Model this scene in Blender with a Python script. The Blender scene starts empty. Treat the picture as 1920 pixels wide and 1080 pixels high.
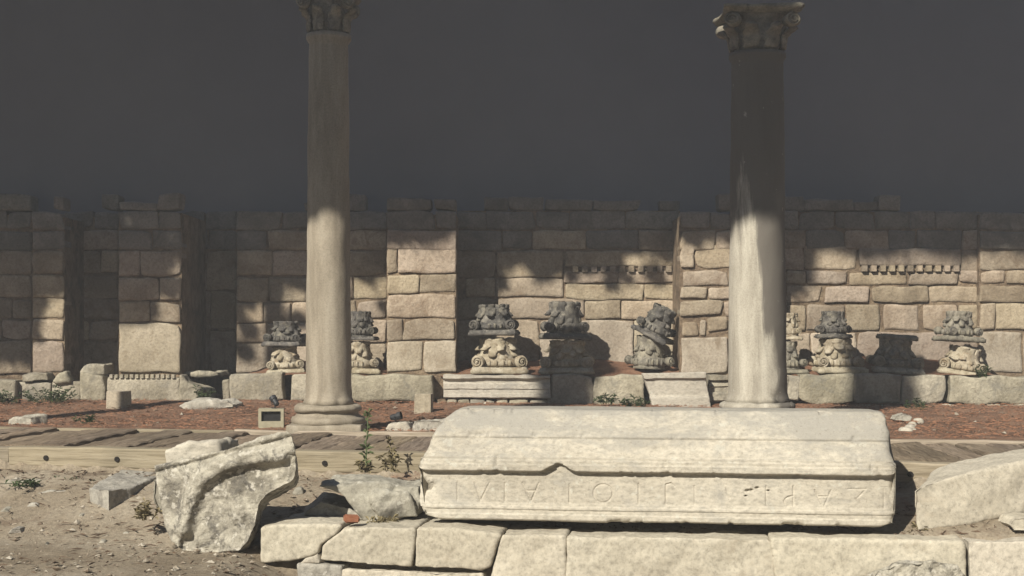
import bpy, bmesh, math, random
import numpy as np
from mathutils import Vector, Matrix

random.seed(7)
SC = bpy.context.scene
COL = SC.collection

# ------------------------------------------------------------------ camera
F = 2667.0            # focal length in photo pixels (50 mm on 36 mm film)
HZ = 620.0            # horizon row of the photograph
EYE = 1.0             # eye height above the terrace
cam = bpy.data.cameras.new('camera')
cam.lens = 50.0; cam.sensor_width = 36.0
cam.shift_y = (HZ - 540.0) / 1920.0
cam.clip_start = 0.05; cam.clip_end = 500
camo = bpy.data.objects.new('camera', cam); COL.objects.link(camo)
camo.location = (0, 0, EYE); camo.rotation_euler = (math.radians(90), 0, 0)
SC.camera = camo

# ------------------------------------------------------------------ light
SUN = Vector((0.62, 1.0, -0.84)).normalized()       # direction the light travels
world = bpy.data.worlds.new('World'); SC.world = world; world.use_nodes = True
wn = world.node_tree.nodes; wl = world.node_tree.links
wn.clear()
sky = wn.new('ShaderNodeTexSky'); sky.sky_type = 'NISHITA'; sky.sun_disc = False
sky.sun_elevation = math.asin(-SUN.z)
sky.sun_rotation = math.atan2(-SUN.x, -SUN.y)
sky.dust_density = 0.1; sky.altitude = 800
bg = wn.new('ShaderNodeBackground'); bg.inputs['Strength'].default_value = 0.05
wo = wn.new('ShaderNodeOutputWorld')
wl.new(sky.outputs[0], bg.inputs[0]); wl.new(bg.outputs[0], wo.inputs[0])
sl = bpy.data.lights.new('sun', 'SUN'); sl.energy = 5.0; sl.angle = math.radians(0.55)
sl.color = (1.0, 0.94, 0.81)
so = bpy.data.objects.new('sun', sl); COL.objects.link(so)
so.rotation_euler = SUN.to_track_quat('-Z', 'Y').to_euler()
so.location = (-10, -10, 20)
SC.view_settings.view_transform = 'Standard'; SC.view_settings.look = 'None'
SC.view_settings.exposure = 0.66; SC.view_settings.gamma = 1.0
SC.render.engine = 'CYCLES'
HAZE = 0.0043          # density of the haze added to lift the blacks (built at the end)
SC.cycles.max_bounces = 5; SC.cycles.diffuse_bounces = 3
SC.cycles.use_denoising = True

# ------------------------------------------------------------------ helpers
def P(px, py, D):
    """photo pixel at a depth -> place in the scene"""
    return Vector(((px - 960.0) * D / F, D, EYE - (py - HZ) * D / F))

def _h(ix, iy, iz, seed):
    n = (ix * 374761393 + iy * 668265263 + iz * 2147483647 + seed * 974711) & 0xFFFFFFFF
    n = ((n ^ (n >> 13)) * 1274126177) & 0xFFFFFFFF
    n = (n ^ (n >> 16)) & 0xFFFFFFFF
    n = (n * 2246822519) & 0xFFFFFFFF
    n ^= n >> 15
    return (n & 0xFFFFFF) / float(0xFFFFFF) * 2 - 1

def vnoise(p, seed=0):
    i = np.floor(p).astype(np.int64); f = p - i
    f = f * f * (3 - 2 * f)
    x, y, z = i[:, 0], i[:, 1], i[:, 2]
    r = 0
    for dx in (0, 1):
        wx = f[:, 0] if dx else 1 - f[:, 0]
        for dy in (0, 1):
            wy = f[:, 1] if dy else 1 - f[:, 1]
            for dz in (0, 1):
                wz = f[:, 2] if dz else 1 - f[:, 2]
                r = r + wx * wy * wz * _h(x + dx, y + dy, z + dz, seed)
    return r

def fbm(p, scale=1.0, octv=3, seed=0):
    p = np.asarray(p, float) * scale
    r = np.zeros(len(p)); a = 1.0
    for k in range(octv):
        r += a * vnoise(p + 17.3 * k, seed + k); a *= 0.5; p = p * 2.03
    return r

def smooth(a, b, x):
    t = np.clip((x - a) / (b - a), 0, 1)
    return t * t * (3 - 2 * t)

def mesh_np(name, v, f):
    """v: Nx3 array, f: list / array of quads or tris"""
    me = bpy.data.meshes.new(name)
    me.from_pydata([tuple(map(float, q)) for q in v] if not isinstance(v, np.ndarray) else v.tolist(), [], f if isinstance(f, list) else f.tolist())
    me.update()
    return me

def link(name, me, mat=None, parent=None, loc=None, smooth_shade=False):
    o = bpy.data.objects.new(name, me); COL.objects.link(o)
    if mat is not None and me is not None and len(me.materials) == 0:
        me.materials.append(mat)
    if parent is not None: o.parent = parent
    if loc is not None: o.location = loc
    if smooth_shade and me is not None:
        me.polygons.foreach_set('use_smooth', [True] * len(me.polygons))
    return o

def tag(o, label=None, cat=None, group=None, kind=None):
    if label: o['label'] = label
    if cat: o['category'] = cat
    if group: o['group'] = group
    if kind: o['kind'] = kind
    return o

def thing(name, loc, label, cat, group=None, rot=None):
    o = bpy.data.objects.new(name, None); COL.objects.link(o)
    o.location = loc; o.empty_display_size = 0.1
    if rot is not None: o.rotation_euler = rot
    return tag(o, label, cat, group)

class MB:
    def __init__(s): s.v = []; s.f = []
    def box(s, x0, y0, z0, x1, y1, z1):
        n = len(s.v)
        s.v += [(x0,y0,z0),(x1,y0,z0),(x1,y1,z0),(x0,y1,z0),(x0,y0,z1),(x1,y0,z1),(x1,y1,z1),(x0,y1,z1)]
        s.f += [[n+a for a in q] for q in ((0,3,2,1),(4,5,6,7),(0,1,5,4),(1,2,6,5),(2,3,7,6),(3,0,4,7))]
        return s
    def tube(s, pts, rad, seg=8, cap=True):
        pts = [Vector(p) for p in pts]; n0 = len(s.v)
        if not isinstance(rad, (list, tuple)): rad = [rad] * len(pts)
        up = Vector((0.13, 0.21, 1))
        for i, p in enumerate(pts):
            d = (pts[min(i+1, len(pts)-1)] - pts[max(i-1, 0)]).normalized()
            a = d.cross(up)
            if a.length < 1e-4: a = d.cross(Vector((1, 0, 0)))
            a.normalize(); b = d.cross(a)
            for k in range(seg):
                t = 2 * math.pi * k / seg
                s.v.append(tuple(p + (a * math.cos(t) + b * math.sin(t)) * rad[i]))
        for i in range(len(pts) - 1):
            for k in range(seg):
                k2 = (k + 1) % seg
                s.f.append([n0 + i*seg + k, n0 + i*seg + k2, n0 + (i+1)*seg + k2, n0 + (i+1)*seg + k])
        if cap:
            s.f.append([n0 + k for k in range(seg)][::-1])
            m = n0 + (len(pts) - 1) * seg
            s.f.append([m + k for k in range(seg)])
        return s
    def lathe(s, prof, seg=32, cx=0, cy=0, cap=True):
        n0 = len(s.v)
        for r, z in prof:
            for k in range(seg):
                t = 2 * math.pi * k / seg
                s.v.append((cx + r * math.cos(t), cy + r * math.sin(t), z))
        for i in range(len(prof) - 1):
            for k in range(seg):
                k2 = (k + 1) % seg
                s.f.append([n0 + i*seg + k, n0 + i*seg + k2, n0 + (i+1)*seg + k2, n0 + (i+1)*seg + k])
        if cap:
            s.f.append([n0 + k for k in range(seg)][::-1])
            m = n0 + (len(prof) - 1) * seg
            s.f.append([m + k for k in range(seg)])
        return s
    def extrude_x(s, prof, x0, x1):
        n = len(s.v); m = len(prof)
        s.v += [(x0, y, z) for y, z in prof] + [(x1, y, z) for y, z in prof]
        for i in range(m):
            j = (i + 1) % m
            s.f.append([n + i, n + j, n + m + j, n + m + i])
        s.f.append([n + i for i in range(m)][::-1]); s.f.append([n + m + i for i in range(m)])
        return s
    def mesh(s, name):
        me = bpy.data.meshes.new(name); me.from_pydata(s.v, [], s.f); me.update()
        bm = bmesh.new(); bm.from_mesh(me); bmesh.ops.recalc_face_normals(bm, faces=bm.faces); bm.to_mesh(me); bm.free()
        return me
    def build(s, name, mat, parent=None, loc=None, sm=False):
        return link(name, s.mesh(name), mat, parent, loc, sm)

def coords(me):
    a = np.empty(len(me.vertices) * 3); me.vertices.foreach_get('co', a); return a.reshape(-1, 3)
def normals(me):
    a = np.empty(len(me.vertices) * 3); me.vertices.foreach_get('normal', a); return a.reshape(-1, 3)
def setco(me, a):
    me.vertices.foreach_set('co', np.ascontiguousarray(a).ravel()); me.update()

def solid(name, prisms, voxel, mat, origin, disp=((3, .02, 3), (14, .006, 3)), smooth_it=2, post=None, parent=None, seed=0, bevel=0.0):
    """union of prisms (front polygon, extrusion vector), weathered: one dense closed mesh"""
    bm = bmesh.new()
    for pts, ex in prisms:
        vs = [bm.verts.new(Vector(p) - origin) for p in pts]
        f = bm.faces.new(vs)
        r = bmesh.ops.extrude_face_region(bm, geom=[f])
        for g in r['geom']:
            if isinstance(g, bmesh.types.BMVert): g.co += Vector(ex)
    bmesh.ops.triangulate(bm, faces=bm.faces)
    bmesh.ops.recalc_face_normals(bm, faces=bm.faces)
    me = bpy.data.meshes.new('tmp'); bm.to_mesh(me); bm.free()
    o = bpy.data.objects.new('tmp', me); COL.objects.link(o)
    m = o.modifiers.new('r', 'REMESH'); m.mode = 'VOXEL'; m.voxel_size = voxel
    if smooth_it:
        s = o.modifiers.new('s', 'SMOOTH'); s.iterations = smooth_it; s.factor = 0.5
    dg = bpy.context.evaluated_depsgraph_get()
    me2 = bpy.data.meshes.new_from_object(o.evaluated_get(dg))
    bpy.data.objects.remove(o); bpy.data.meshes.remove(me)
    me2.name = name
    c = coords(me2); n = normals(me2)
    for k, (sc_, am, oc) in enumerate(disp):
        c = c + n * (fbm(c, sc_, oc, seed + 11 * k) * am)[:, None]
    if post is not None: c = post(c, n)
    setco(me2, c)
    me2.materials.clear()
    return link(name, me2, mat, parent, None if parent else origin, True)

# ------------------------------------------------------------------ materials
def C(r, g, b): return (r, g, b, 1)

class NT:
    def __init__(s, name):
        s.m = bpy.data.materials.new(name); s.m.use_nodes = True
        s.t = s.m.node_tree; s.n = s.t.nodes; s.l = s.t.links
        s.b = s.n['Principled BSDF']
        s.b.inputs['Specular IOR Level'].default_value = 0.25
        s.b.inputs['Roughness'].default_value = 0.85
    def new(s, t, **kw):
        k = s.n.new(t)
        for a, b in kw.items(): setattr(k, a, b)
        return k
    def coord(s, rnd=True, scale=(1, 1, 1)):
        tc = s.new('ShaderNodeTexCoord'); mp = s.new('ShaderNodeMapping')
        mp.inputs['Scale'].default_value = scale
        if rnd:
            oi = s.new('ShaderNodeObjectInfo'); ma = s.new('ShaderNodeMath', operation='MULTIPLY'); ma.inputs[1].default_value = 37.0
            s.l.new(oi.outputs['Random'], ma.inputs[0]); 
            ad = s.new('ShaderNodeVectorMath', operation='ADD')
            s.l.new(tc.outputs['Object'], ad.inputs[0]); s.l.new(ma.outputs[0], ad.inputs[1])
            s.l.new(ad.outputs[0], mp.inputs[0])
        else:
            s.l.new(tc.outputs['Object'], mp.inputs[0])
        return mp.outputs[0]
    def noise(s, co, scale, detail=4, rough=0.6, dist=0.0):
        k = s.new('ShaderNodeTexNoise'); k.inputs['Scale'].default_value = scale
        k.inputs['Detail'].default_value = detail; k.inputs['Roughness'].default_value = rough
        k.inputs['Distortion'].default_value = dist
        s.l.new(co, k.inputs['Vector']); return k.outputs['Fac']
    def ramp(s, fac, stops):
        k = s.new('ShaderNodeValToRGB'); e = k.color_ramp.elements
        while len(e) < len(stops): e.new(0.5)
        for i, (p, c) in enumerate(stops): e[i].position = p; e[i].color = c
        s.l.new(fac, k.inputs[0]); return k.outputs[0]
    def mix(s, fac, a, b, mode='MIX'):
        k = s.new('ShaderNodeMix', data_type='RGBA', blend_type=mode)
        if isinstance(fac, (int, float)): k.inputs[0].default_value = fac
        else: s.l.new(fac, k.inputs[0])
        for i, q in ((6, a), (7, b)):
            if isinstance(q, tuple): k.inputs[i].default_value = q
            else: s.l.new(q, k.inputs[i])
        return k.outputs[2]
    def maprange(s, v, a, b, c, d):
        k = s.new('ShaderNodeMapRange'); s.l.new(v, k.inputs[0])
        for i, q in enumerate((a, b, c, d)): k.inputs[i + 1].default_value = q
        return k.outputs[0]
    def rndbright(s, col, lo, hi):
        """every piece its own brightness and a slightly different tint"""
        oi = s.new('ShaderNodeObjectInfo'); rnd = oi.outputs['Random']
        v = s.maprange(rnd, 0, 1, lo, hi)
        def frac(k):
            m = s.new('ShaderNodeMath', operation='MULTIPLY'); m.inputs[1].default_value = k; s.l.new(rnd, m.inputs[0])
            f = s.new('ShaderNodeMath', operation='FRACT'); s.l.new(m.outputs[0], f.inputs[0]); return f.outputs[0]
        cb = s.new('ShaderNodeCombineColor'); s.l.new(v, cb.inputs[0])
        w = (hi - lo)
        for i, k, a, b in ((1, 7.31, 1 - .035 * w, 1 + .035 * w), (2, 13.7, 1 - .15 * w, 1 + .15 * w)):
            q = s.maprange(frac(k), 0, 1, a, b); m = s.new('ShaderNodeMath', operation='MULTIPLY'); s.l.new(q, m.inputs[0]); s.l.new(v, m.inputs[1]); s.l.new(m.outputs[0], cb.inputs[i])
        return s.mix(1.0, col, cb.outputs[0], 'MULTIPLY')
    def bump(s, h, strength, dist, prev=None):
        k = s.new('ShaderNodeBump'); k.inputs['Strength'].default_value = strength; k.inputs['Distance'].default_value = dist
        s.l.new(h, k.inputs['Height'])
        if prev is not None: s.l.new(prev, k.inputs['Normal'])
        return k.outputs[0]
    def done(s, col, nrm=None, rough=None):
        if not isinstance(col, tuple): col = s.mix(1.0, col, C(.74, .74, .74), 'MULTIPLY')     # overall albedo of the palette
        if isinstance(col, tuple): s.b.inputs['Base Color'].default_value = col
        else: s.l.new(col, s.b.inputs['Base Color'])
        if nrm is not None: s.l.new(nrm, s.b.inputs['Normal'])
        if rough is not None: s.b.inputs['Roughness'].default_value = rough
        return s.m

def stone(name, c1, c2, c3, big=1.2, fine=30.0, stain=None, stain_amt=(0.62, 0.72), spots=None, spot_amt=(.68, .72), bump=(0.5, 0.012), var=(0.82, 1.12), streak=(1, 1, 1), stain_scale=3.0, upz=None):
    t = NT(name)
    co = t.coord(True, streak)
    n1 = t.noise(co, big, 6, 0.62, 0.4)
    col = t.ramp(n1, [(0.38, c1), (0.5, c2), (0.62, c3)])
    n2 = t.noise(co, fine, 5, 0.7)
    col = t.mix(0.55, col, t.ramp(n2, [(0.34, C(.5, .5, .5)), (0.5, C(1, 1, 1)), (0.68, C(1.3, 1.3, 1.3))]), 'MULTIPLY')
    if stain:
        co3 = t.coord(True)
        n3 = t.noise(co3, stain_scale, 8, 0.72, 0.6)
        col = t.mix(t.maprange(n3, stain_amt[0], stain_amt[1], 0, 0.85), col, stain)
    if spots:
        co4 = t.coord(True)
        n4 = t.noise(co4, 17, 3, 0.6)
        col = t.mix(t.maprange(n4, spot_amt[0], spot_amt[1], 0, 0.8), col, spots)
    if upz:      # lichen film on the upper, rain-washed part
        sx = t.new('ShaderNodeSeparateXYZ'); tc = t.new('ShaderNodeTexCoord'); t.l.new(tc.outputs['Object'], sx.inputs[0])
        zf = t.maprange(sx.outputs[2], upz[0], upz[1], -.25, .30)
        nn = t.maprange(t.noise(t.coord(True, (.5, 1, 1)), 5, 7, .72, .4), .35, .65, 0, 1)
        ad = t.new('ShaderNodeMath', operation='ADD'); t.l.new(zf, ad.inputs[0]); t.l.new(nn, ad.inputs[1])
        col = t.mix(t.maprange(ad.outputs[0], .42, .95, 0, .85), col, upz[2])
    cp = t.coord(True)
    col = t.mix(t.maprange(t.noise(cp, 85, 3, .6), .60, .70, 0, .45), col, C(.16, .14, .115))      # pits
    col = t.rndbright(col, *var)
    b1 = t.bump(t.noise(co, 9, 6, 0.65), bump[0], bump[1] * 2)
    b2 = t.bump(t.noise(co, 45, 4, 0.7), bump[0], bump[1] * .5, b1)
    return t.done(col, b2, 0.9)

M = {}
M['wall'] = stone('wall_stone', C(.34,.27,.197), C(.43,.35,.262), C(.505,.418,.32), 2.2, 34, C(.26,.19,.13), (.55, .67), None, bump=(.9, .014), var=(.74, 1.18))
M['wall_pale'] = stone('wall_pale_stone', C(.42,.355,.268), C(.50,.43,.33), C(.56,.485,.38), 2.0, 34, C(.30,.235,.16), (.55, .68), bump=(.6, .012))
M['wall_grey_shade'] = stone('wall_grey_shade_stone', C(.18,.165,.145), C(.235,.215,.19), C(.29,.265,.235), 2.2, 34, C(.15,.14,.13), (.55, .67), None, bump=(.8, .014), var=(.9, 1.1))  # darker grey for the top courses, blends them into the shaded top
M['mortar'] = stone('mortar', C(.17,.12,.082), C(.26,.19,.128), C(.35,.265,.18), 5, 20, bump=(.9, .03), var=(1, 1))
M['marble'] = stone('pale_marble', C(.475,.432,.362), C(.54,.493,.415), C(.595,.547,.465), 1.7, 34, C(.39,.37,.335), (.55, .72), C(.62,.595,.52), (.62, .67), bump=(.5, .007), var=(.95, 1.04), streak=(.65, 1, 1.2), stain_scale=2.6, upz=(.33, .62, C(.385,.365,.33)))
M['slab'] = stone('slab_marble', C(.515,.465,.378), C(.565,.513,.42), C(.61,.557,.462), 1.5, 30, C(.46,.385,.29), (.57, .76), None, bump=(.5, .007), var=(.93, 1.05))
M['lichen'] = stone('lichen_stone', C(.27,.245,.20), C(.45,.415,.345), C(.59,.55,.46), 4.0, 26, C(.15,.138,.122), (.51, .60), C(.66,.62,.54), (.57, .63), bump=(1.0, .016), var=(1, 1), stain_scale=7.0)
M['rock'] = stone('grey_rock', C(.34,.315,.265), C(.47,.44,.375), C(.57,.53,.45), 3.0, 26, C(.25,.23,.20), (.53, .64), C(.60,.57,.50), (.60, .66), bump=(.8, .012), var=(.85, 1.05))
M['ledge'] = stone('ledge_stone', C(.32,.285,.215), C(.43,.385,.30), C(.52,.47,.37), 2.4, 30, C(.27,.25,.21), (.53, .65), None, bump=(.9, .016), var=(.85, 1.1))
M['cap_pale'] = stone('capital_pale', C(.33,.275,.195), C(.45,.39,.29), C(.54,.48,.375), 4.0, 30, C(.27,.19,.115), (.54, .66), None, bump=(.6, .01), var=(.92, 1.08))
M['cap_dark'] = stone('capital_dark', C(.075,.070,.064), C(.135,.125,.112), C(.23,.21,.175), 4.0, 26, C(.05,.047,.045), (.53, .64), C(.32,.29,.24), (.60, .68), bump=(.6, .012), var=(.9, 1.15))
M['cap_grey'] = stone('capital_grey', C(.19,.172,.14), C(.28,.255,.205), C(.38,.345,.27), 4.0, 28, C(.11,.10,.09), (.53, .64), None, bump=(.6, .012), var=(.9, 1.1))

def column_mat(name, c1, c2, c3, stain=None, seedoff=0.0):
    t = NT(name)
    co = t.coord(False, (3, 3, .5)); co2 = t.coord(False)
    col = t.ramp(t.noise(co, 1.6, 6, .65, .5), [(0.38, c1), (0.5, c2), (0.62, c3)])
    col = t.mix(.6, col, t.ramp(t.noise(co2, 60, 4, .75), [(.25, C(.5,.5,.5)), (.5, C(1,1,1)), (.8, C(1.3,1.3,1.3))]), 'MULTIPLY')
    if stain:
        # grey flank weathering with lime runs; upper shaft darkened to merge with shade
        sx = t.new('ShaderNodeSeparateXYZ'); tc = t.new('ShaderNodeTexCoord'); t.l.new(tc.outputs['Object'], sx.inputs[0])
        a = t.maprange(sx.outputs[0], -.10, .26, 0, 1)
        zf = t.maprange(sx.outputs[2], .5, 2.6, -.30, .75)
        ad = t.new('ShaderNodeMath', operation='ADD'); t.l.new(a, ad.inputs[0]); t.l.new(zf, ad.inputs[1])
        nz = t.maprange(t.noise(co, 1.1, 5, .65, 1.0), .25, .75, -.45, .45)
        ad2 = t.new('ShaderNodeMath', operation='ADD'); t.l.new(ad.outputs[0], ad2.inputs[0]); t.l.new(nz, ad2.inputs[1])
        col = t.mix(t.maprange(ad2.outputs[0], .34, .58, 0, .92), col, stain)
        sp = t.noise(co2, 11, 4, .6)
        col = t.mix(t.maprange(sp, .68, .72, 0, .5), col, C(.55,.52,.45))
    b = t.bump(t.noise(co2, 28, 5, .7), .5, .006)
    return t.done(col, b, .8)
M['col_beige'] = column_mat('column_beige_stone', C(.29,.247,.19), C(.37,.32,.25), C(.45,.395,.315))
M['col_grey'] = column_mat('column_grey_stone', C(.38,.345,.285), C(.50,.46,.385), C(.60,.56,.475), C(.14,.125,.11))

def ground_mat():
    t = NT('ground_dirt_and_needles')
    co = t.coord(False)
    at = t.new('ShaderNodeAttribute'); at.attribute_name = 'needle'
    dirt = t.ramp(t.noise(co, 1.3, 8, .68, .3), [(.36, C(.32,.258,.185)), (.5, C(.42,.35,.262)), (.64, C(.52,.445,.345))])
    dirt = t.mix(.8, dirt, t.ramp(t.noise(co, 26, 6, .75), [(.25, C(.45,.43,.42)), (.5, C(1,1,1)), (.75, C(1.45,1.42,1.38))]), 'MULTIPLY')
    dirt = t.mix(t.maprange(t.noise(co, 3.2, 6, .7), .56, .68, 0, .45), dirt, C(.18,.115,.075))
    nd = t.ramp(t.noise(co, 2.1, 8, .7, .5), [(.36, C(.165,.092,.06)), (.5, C(.26,.15,.098)), (.64, C(.36,.225,.155))])
    nd = t.mix(.85, nd, t.ramp(t.noise(co, 32, 6, .8), [(.25, C(.4,.4,.4)), (.5, C(1,1,1)), (.78, C(1.6,1.5,1.45))]), 'MULTIPLY')
    nz = t.maprange(t.noise(co, 4, 6, .7), .3, .7, -.35, .35)
    ad = t.new('ShaderNodeMath', operation='ADD'); t.l.new(at.outputs['Fac'], ad.inputs[0]); t.l.new(nz, ad.inputs[1])
    col = t.mix(t.maprange(ad.outputs[0], .35, .65, 0, 1), dirt, nd)
    b = t.bump(t.noise(co, 14, 8, .75), .9, .03)
    b = t.bump(t.noise(co, 70, 4, .8), .8, .012, b)
    return t.done(col, b, .95)
M['ground'] = ground_mat()

def needle_mat():
    t = NT('needle_litter'); co = t.coord(False)
    nd = t.ramp(t.noise(co, 3.1, 8, .7, .5), [(.36, C(.16,.08,.05)), (.5, C(.25,.13,.08)), (.64, C(.34,.195,.125))])
    nd = t.mix(.85, nd, t.ramp(t.noise(co, 40, 6, .8), [(.25, C(.4,.4,.4)), (.5, C(1,1,1)), (.78, C(1.6,1.5,1.45))]), 'MULTIPLY')
    b = t.bump(t.noise(co, 40, 6, .8), .9, .02)
    return t.done(nd, b, .95)
M['needles'] = needle_mat()

def wood_mat(name, c1, c2, c3, axis=(14, .9, 14)):
    t = NT(name); co = t.coord(True, axis)
    g = t.noise(co, 2.0, 8, .7, .8)
    col = t.ramp(g, [(.37, c1), (.5, c2), (.63, c3)])
    co2 = t.coord(True)
    col = t.mix(.5, col, t.ramp(t.noise(co2, 1.4, 5, .6), [(.3, C(.6,.6,.6)), (.7, C(1.25,1.22,1.2))]), 'MULTIPLY')
    col = t.rndbright(col, .75, 1.2)
    return t.done(col, t.bump(g, .8, .015), .85)
M['plank'] = wood_mat('weathered_plank', C(.15,.112,.08), C(.265,.205,.15), C(.37,.295,.225))
M['beam'] = wood_mat('pale_beam', C(.30,.25,.18), C(.42,.355,.265), C(.49,.42,.325), (.7, 14, 14))

def plain(name, col, rough=.8, bump=0.0, sc_=20, var=.25):
    t = NT(name); co = t.coord(True)
    n = t.noise(co, sc_, 5, .65)
    lo = tuple(c * (1 - var) for c in col[:3]) + (1,); hi = tuple(c * (1 + var) for c in col[:3]) + (1,)
    c = t.ramp(n, [(.3, lo), (.7, hi)])
    return t.done(c, t.bump(n, .5, bump) if bump else None, rough)
M['metal'] = plain('dark_metal', C(.035,.037,.042), .5)
M['concrete'] = plain('pale_concrete', C(.42,.385,.28), .85, .004, 26, .14)
M['darkpanel'] = plain('dark_panel', C(.03,.03,.032), .35)
M['brick'] = plain('red_brick', C(.36,.15,.085), .9, .006, 22)
M['leaf'] = plain('weed_green', C(.055,.085,.03), .7, 0, 9, .45)
M['weed_pale'] = plain('weed_pale_green', C(.13,.17,.075), .7, 0, 9, .35)
M['needle_bits'] = plain('red_needle_bits', C(.27,.135,.08), .9, 0, 7, .4)
M['dryleaf'] = plain('dry_weed', C(.26,.215,.12), .8, 0, 9, .35)
M['pine'] = plain('pine_needles', C(.035,.058,.022), .7, 0, 4, .4)
M['bark'] = plain('pine_bark', C(.11,.07,.045), .95, .03, 6, .4)
M['hole'] = plain('bolt_hole', C(.02,.017,.015), .9)
M['gravel'] = stone('gravel', C(.16,.115,.08), C(.33,.275,.21), C(.52,.47,.39), 9.0, 20, None, bump=(.4, .004), var=(1, 1))
M['render'] = plain('backdrop_wall_grey', C(.255,.255,.278), .95, .004, 1.1, .04)

# ------------------------------------------------------------------ ground
def fx(x): return 11.25 - 0.2 * x        # front edge of the boardwalk
def bx(x): return 13.5 - 0.2 * x        # its back edge
def H(x, y):
    x = np.asarray(x, float); y = np.asarray(y, float)
    s = fx(x) - y
    low = -0.19 - 0.36 * smooth(0.05, 1.7, s)
    low = low - 0.30 * smooth(-1.95, -1.3, x) * smooth(0.0, 0.25, 10.0 - 0.106 * x - y)
    low = low + 0.0
    terr = -0.07 + 0.07 * smooth(2.10, 2.28, -s)
    terr = terr + smooth(15.5, 18.2, y) * (0.05 + 0.06 * smooth(2, -5, x))
    t = smooth(0.02, -0.02, s)
    return low * (1 - t) + terr * t
def build_ground():
    def axis(dense0, dense1, step, far):
        a = list(np.arange(dense0, dense1 + 1e-6, step)); k = step
        lo = dense0; hi = dense1; L = []; R = []
        while lo > -far: k *= 1.35; lo -= k; L.append(lo)
        k = step
        while hi < far: k *= 1.35; hi += k; R.append(hi)
        return np.array(L[::-1] + a + R)
    xs = axis(-7.5, 7.5, 0.045, 150); ys = axis(7.5, 19.0, 0.045, 150)
    X, Y = np.meshgrid(xs, ys)
    Z = H(X, Y)
    p = np.stack([X.ravel(), Y.ravel(), np.zeros(X.size)], 1)
    nz = fbm(p, 1.3, 4, 3) * .018 + fbm(p, 9, 3, 9) * .006
    near = (np.abs(p[:, 0]) < 30) & (np.abs(p[:, 1]) < 40)
    p[:, 2] = Z.ravel() + nz * near
    nx, ny = len(xs), len(ys)
    i = np.arange(nx * ny).reshape(ny, nx)
    f = np.stack([i[:-1, :-1], i[:-1, 1:], i[1:, 1:], i[1:, :-1]], -1).reshape(-1, 4)
    me = mesh_np('ground', p, f)
    s = fx(p[:, 0]) - p[:, 1]
    nd = smooth(.02, -.1, s) * 1.0 + .42 * smooth(-2.6, -1.0, p[:, 0]) * smooth(1.6, .3, s) * (s > 0)
    at = me.attributes.new('needle', 'FLOAT', 'POINT'); at.data.foreach_set('value', nd.astype(np.float32))
    o = link('ground', me, M['ground'], smooth_shade=True)
    tag(o, 'bare dirt ground turning to red-brown pine needle litter behind the boardwalk', 'ground', kind='structure')
build_ground()
def Hs(x, y): return float(H(np.array([x]), np.array([y]))[0])

# ------------------------------------------------------------------ ruined wall
DR, DP, DL, DN = 19.3, 18.44, 18.2, 19.9
DQ = 19.18     # recessed bays, piers, ledge front, niche back

def hewn(w, h, d, seed, rough=.012, corner=.016, bulge=.006):
    """a hewn block: uneven outline with worn corners, chamfered, faintly undulating front (front at y=0)"""
    r = random.Random(seed)
    ch = r.uniform(.004, .010)
    ins = np.array([0, ch, ch + .03])
    def axis_(L):
        n = max(1, int((L - 2 * ins[2]) / .11)); half = L / 2
        e = ins if L > .16 else ins * (L / .16) * .8
        mid = np.linspace(-half + e[2], half - e[2], n + 1)
        return np.concatenate([[-half, -half + e[1]], mid, [half - e[1], half]])
    xs, zs = axis_(w), axis_(h); nx, nz = len(xs), len(zs)
    X, Z = np.meshgrid(xs, zs, indexing='ij')
    p4 = [r.uniform(0, 6.28) for _ in range(8)]; f4 = [r.uniform(3, 9) for _ in range(8)]
    # uneven outline: edges wander, corners are worn back
    wx = rough * (np.sin(f4[0] * Z * 2 + p4[0]) + .5 * np.sin(f4[1] * Z * 5 + p4[1])); wz = rough * (np.sin(f4[2] * X * 1.3 + p4[2]) + .5 * np.sin(f4[3] * X * 4 + p4[3]))
    U, V = X / (w / 2), Z / (h / 2)
    X2 = X + wx * np.abs(U) ** 3; Z2 = Z + wz * np.abs(V) ** 3
    for su, sv in ((-1, -1), (1, -1), (-1, 1), (1, 1)):
        c = min(corner * (r.uniform(.2, 1.2) if r.random() < .8 else r.uniform(2, 3.5)), .25 * min(w, h))
        k = np.clip(1 - np.hypot((X - su * w / 2), (Z - sv * h / 2)) / (2.2 * c), 0, 1)
        X2 -= su * c * .55 * k; Z2 -= sv * c * .55 * k
    Y = -bulge * (1 - U ** 4) * (1 - V ** 4) + rough * .35 * (np.sin(f4[4] * X + p4[4]) * np.sin(f4[5] * Z + p4[5]) + .5 * np.sin(f4[6] * (X + Z) + p4[6]))
    b = np.zeros_like(X, bool); b[0, :] = b[-1, :] = True; b[:, 0] = b[:, -1] = True
    Y = np.where(b, ch * 1.2, Y)
    v = np.stack([X2.ravel(), Y.ravel(), Z2.ravel()], 1).tolist()
    idx = np.arange(nx * nz).reshape(nx, nz)
    f = np.stack([idx[:-1, :-1], idx[1:, :-1], idx[1:, 1:], idx[:-1, 1:]], -1).reshape(-1, 4).tolist(); nf = len(f)
    loop = list(idx[:, 0]) + list(idx[-1, 1:]) + list(idx[-2::-1, -1]) + list(idx[0, -2:0:-1])
    m = len(loop); n0 = len(v)
    for k in loop: v.append([v[k][0], d, v[k][2]])
    for k in range(m):
        k2 = (k + 1) % m; f.append([int(loop[k]), n0 + k, n0 + k2, int(loop[k2])])
    f.append([n0 + k for k in range(m)])
    me = bpy.data.meshes.new('stone'); me.from_pydata(v, [], f); me.update()
    bm = bmesh.new(); bm.from_mesh(me); bmesh.ops.recalc_face_normals(bm, faces=bm.faces); bm.to_mesh(me); bm.free()
    bf = b.ravel()
    me.polygons.foreach_set('use_smooth', [k < nf and not any(bf[q] for q in f[k]) for k in range(len(me.polygons))])
    return me

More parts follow.
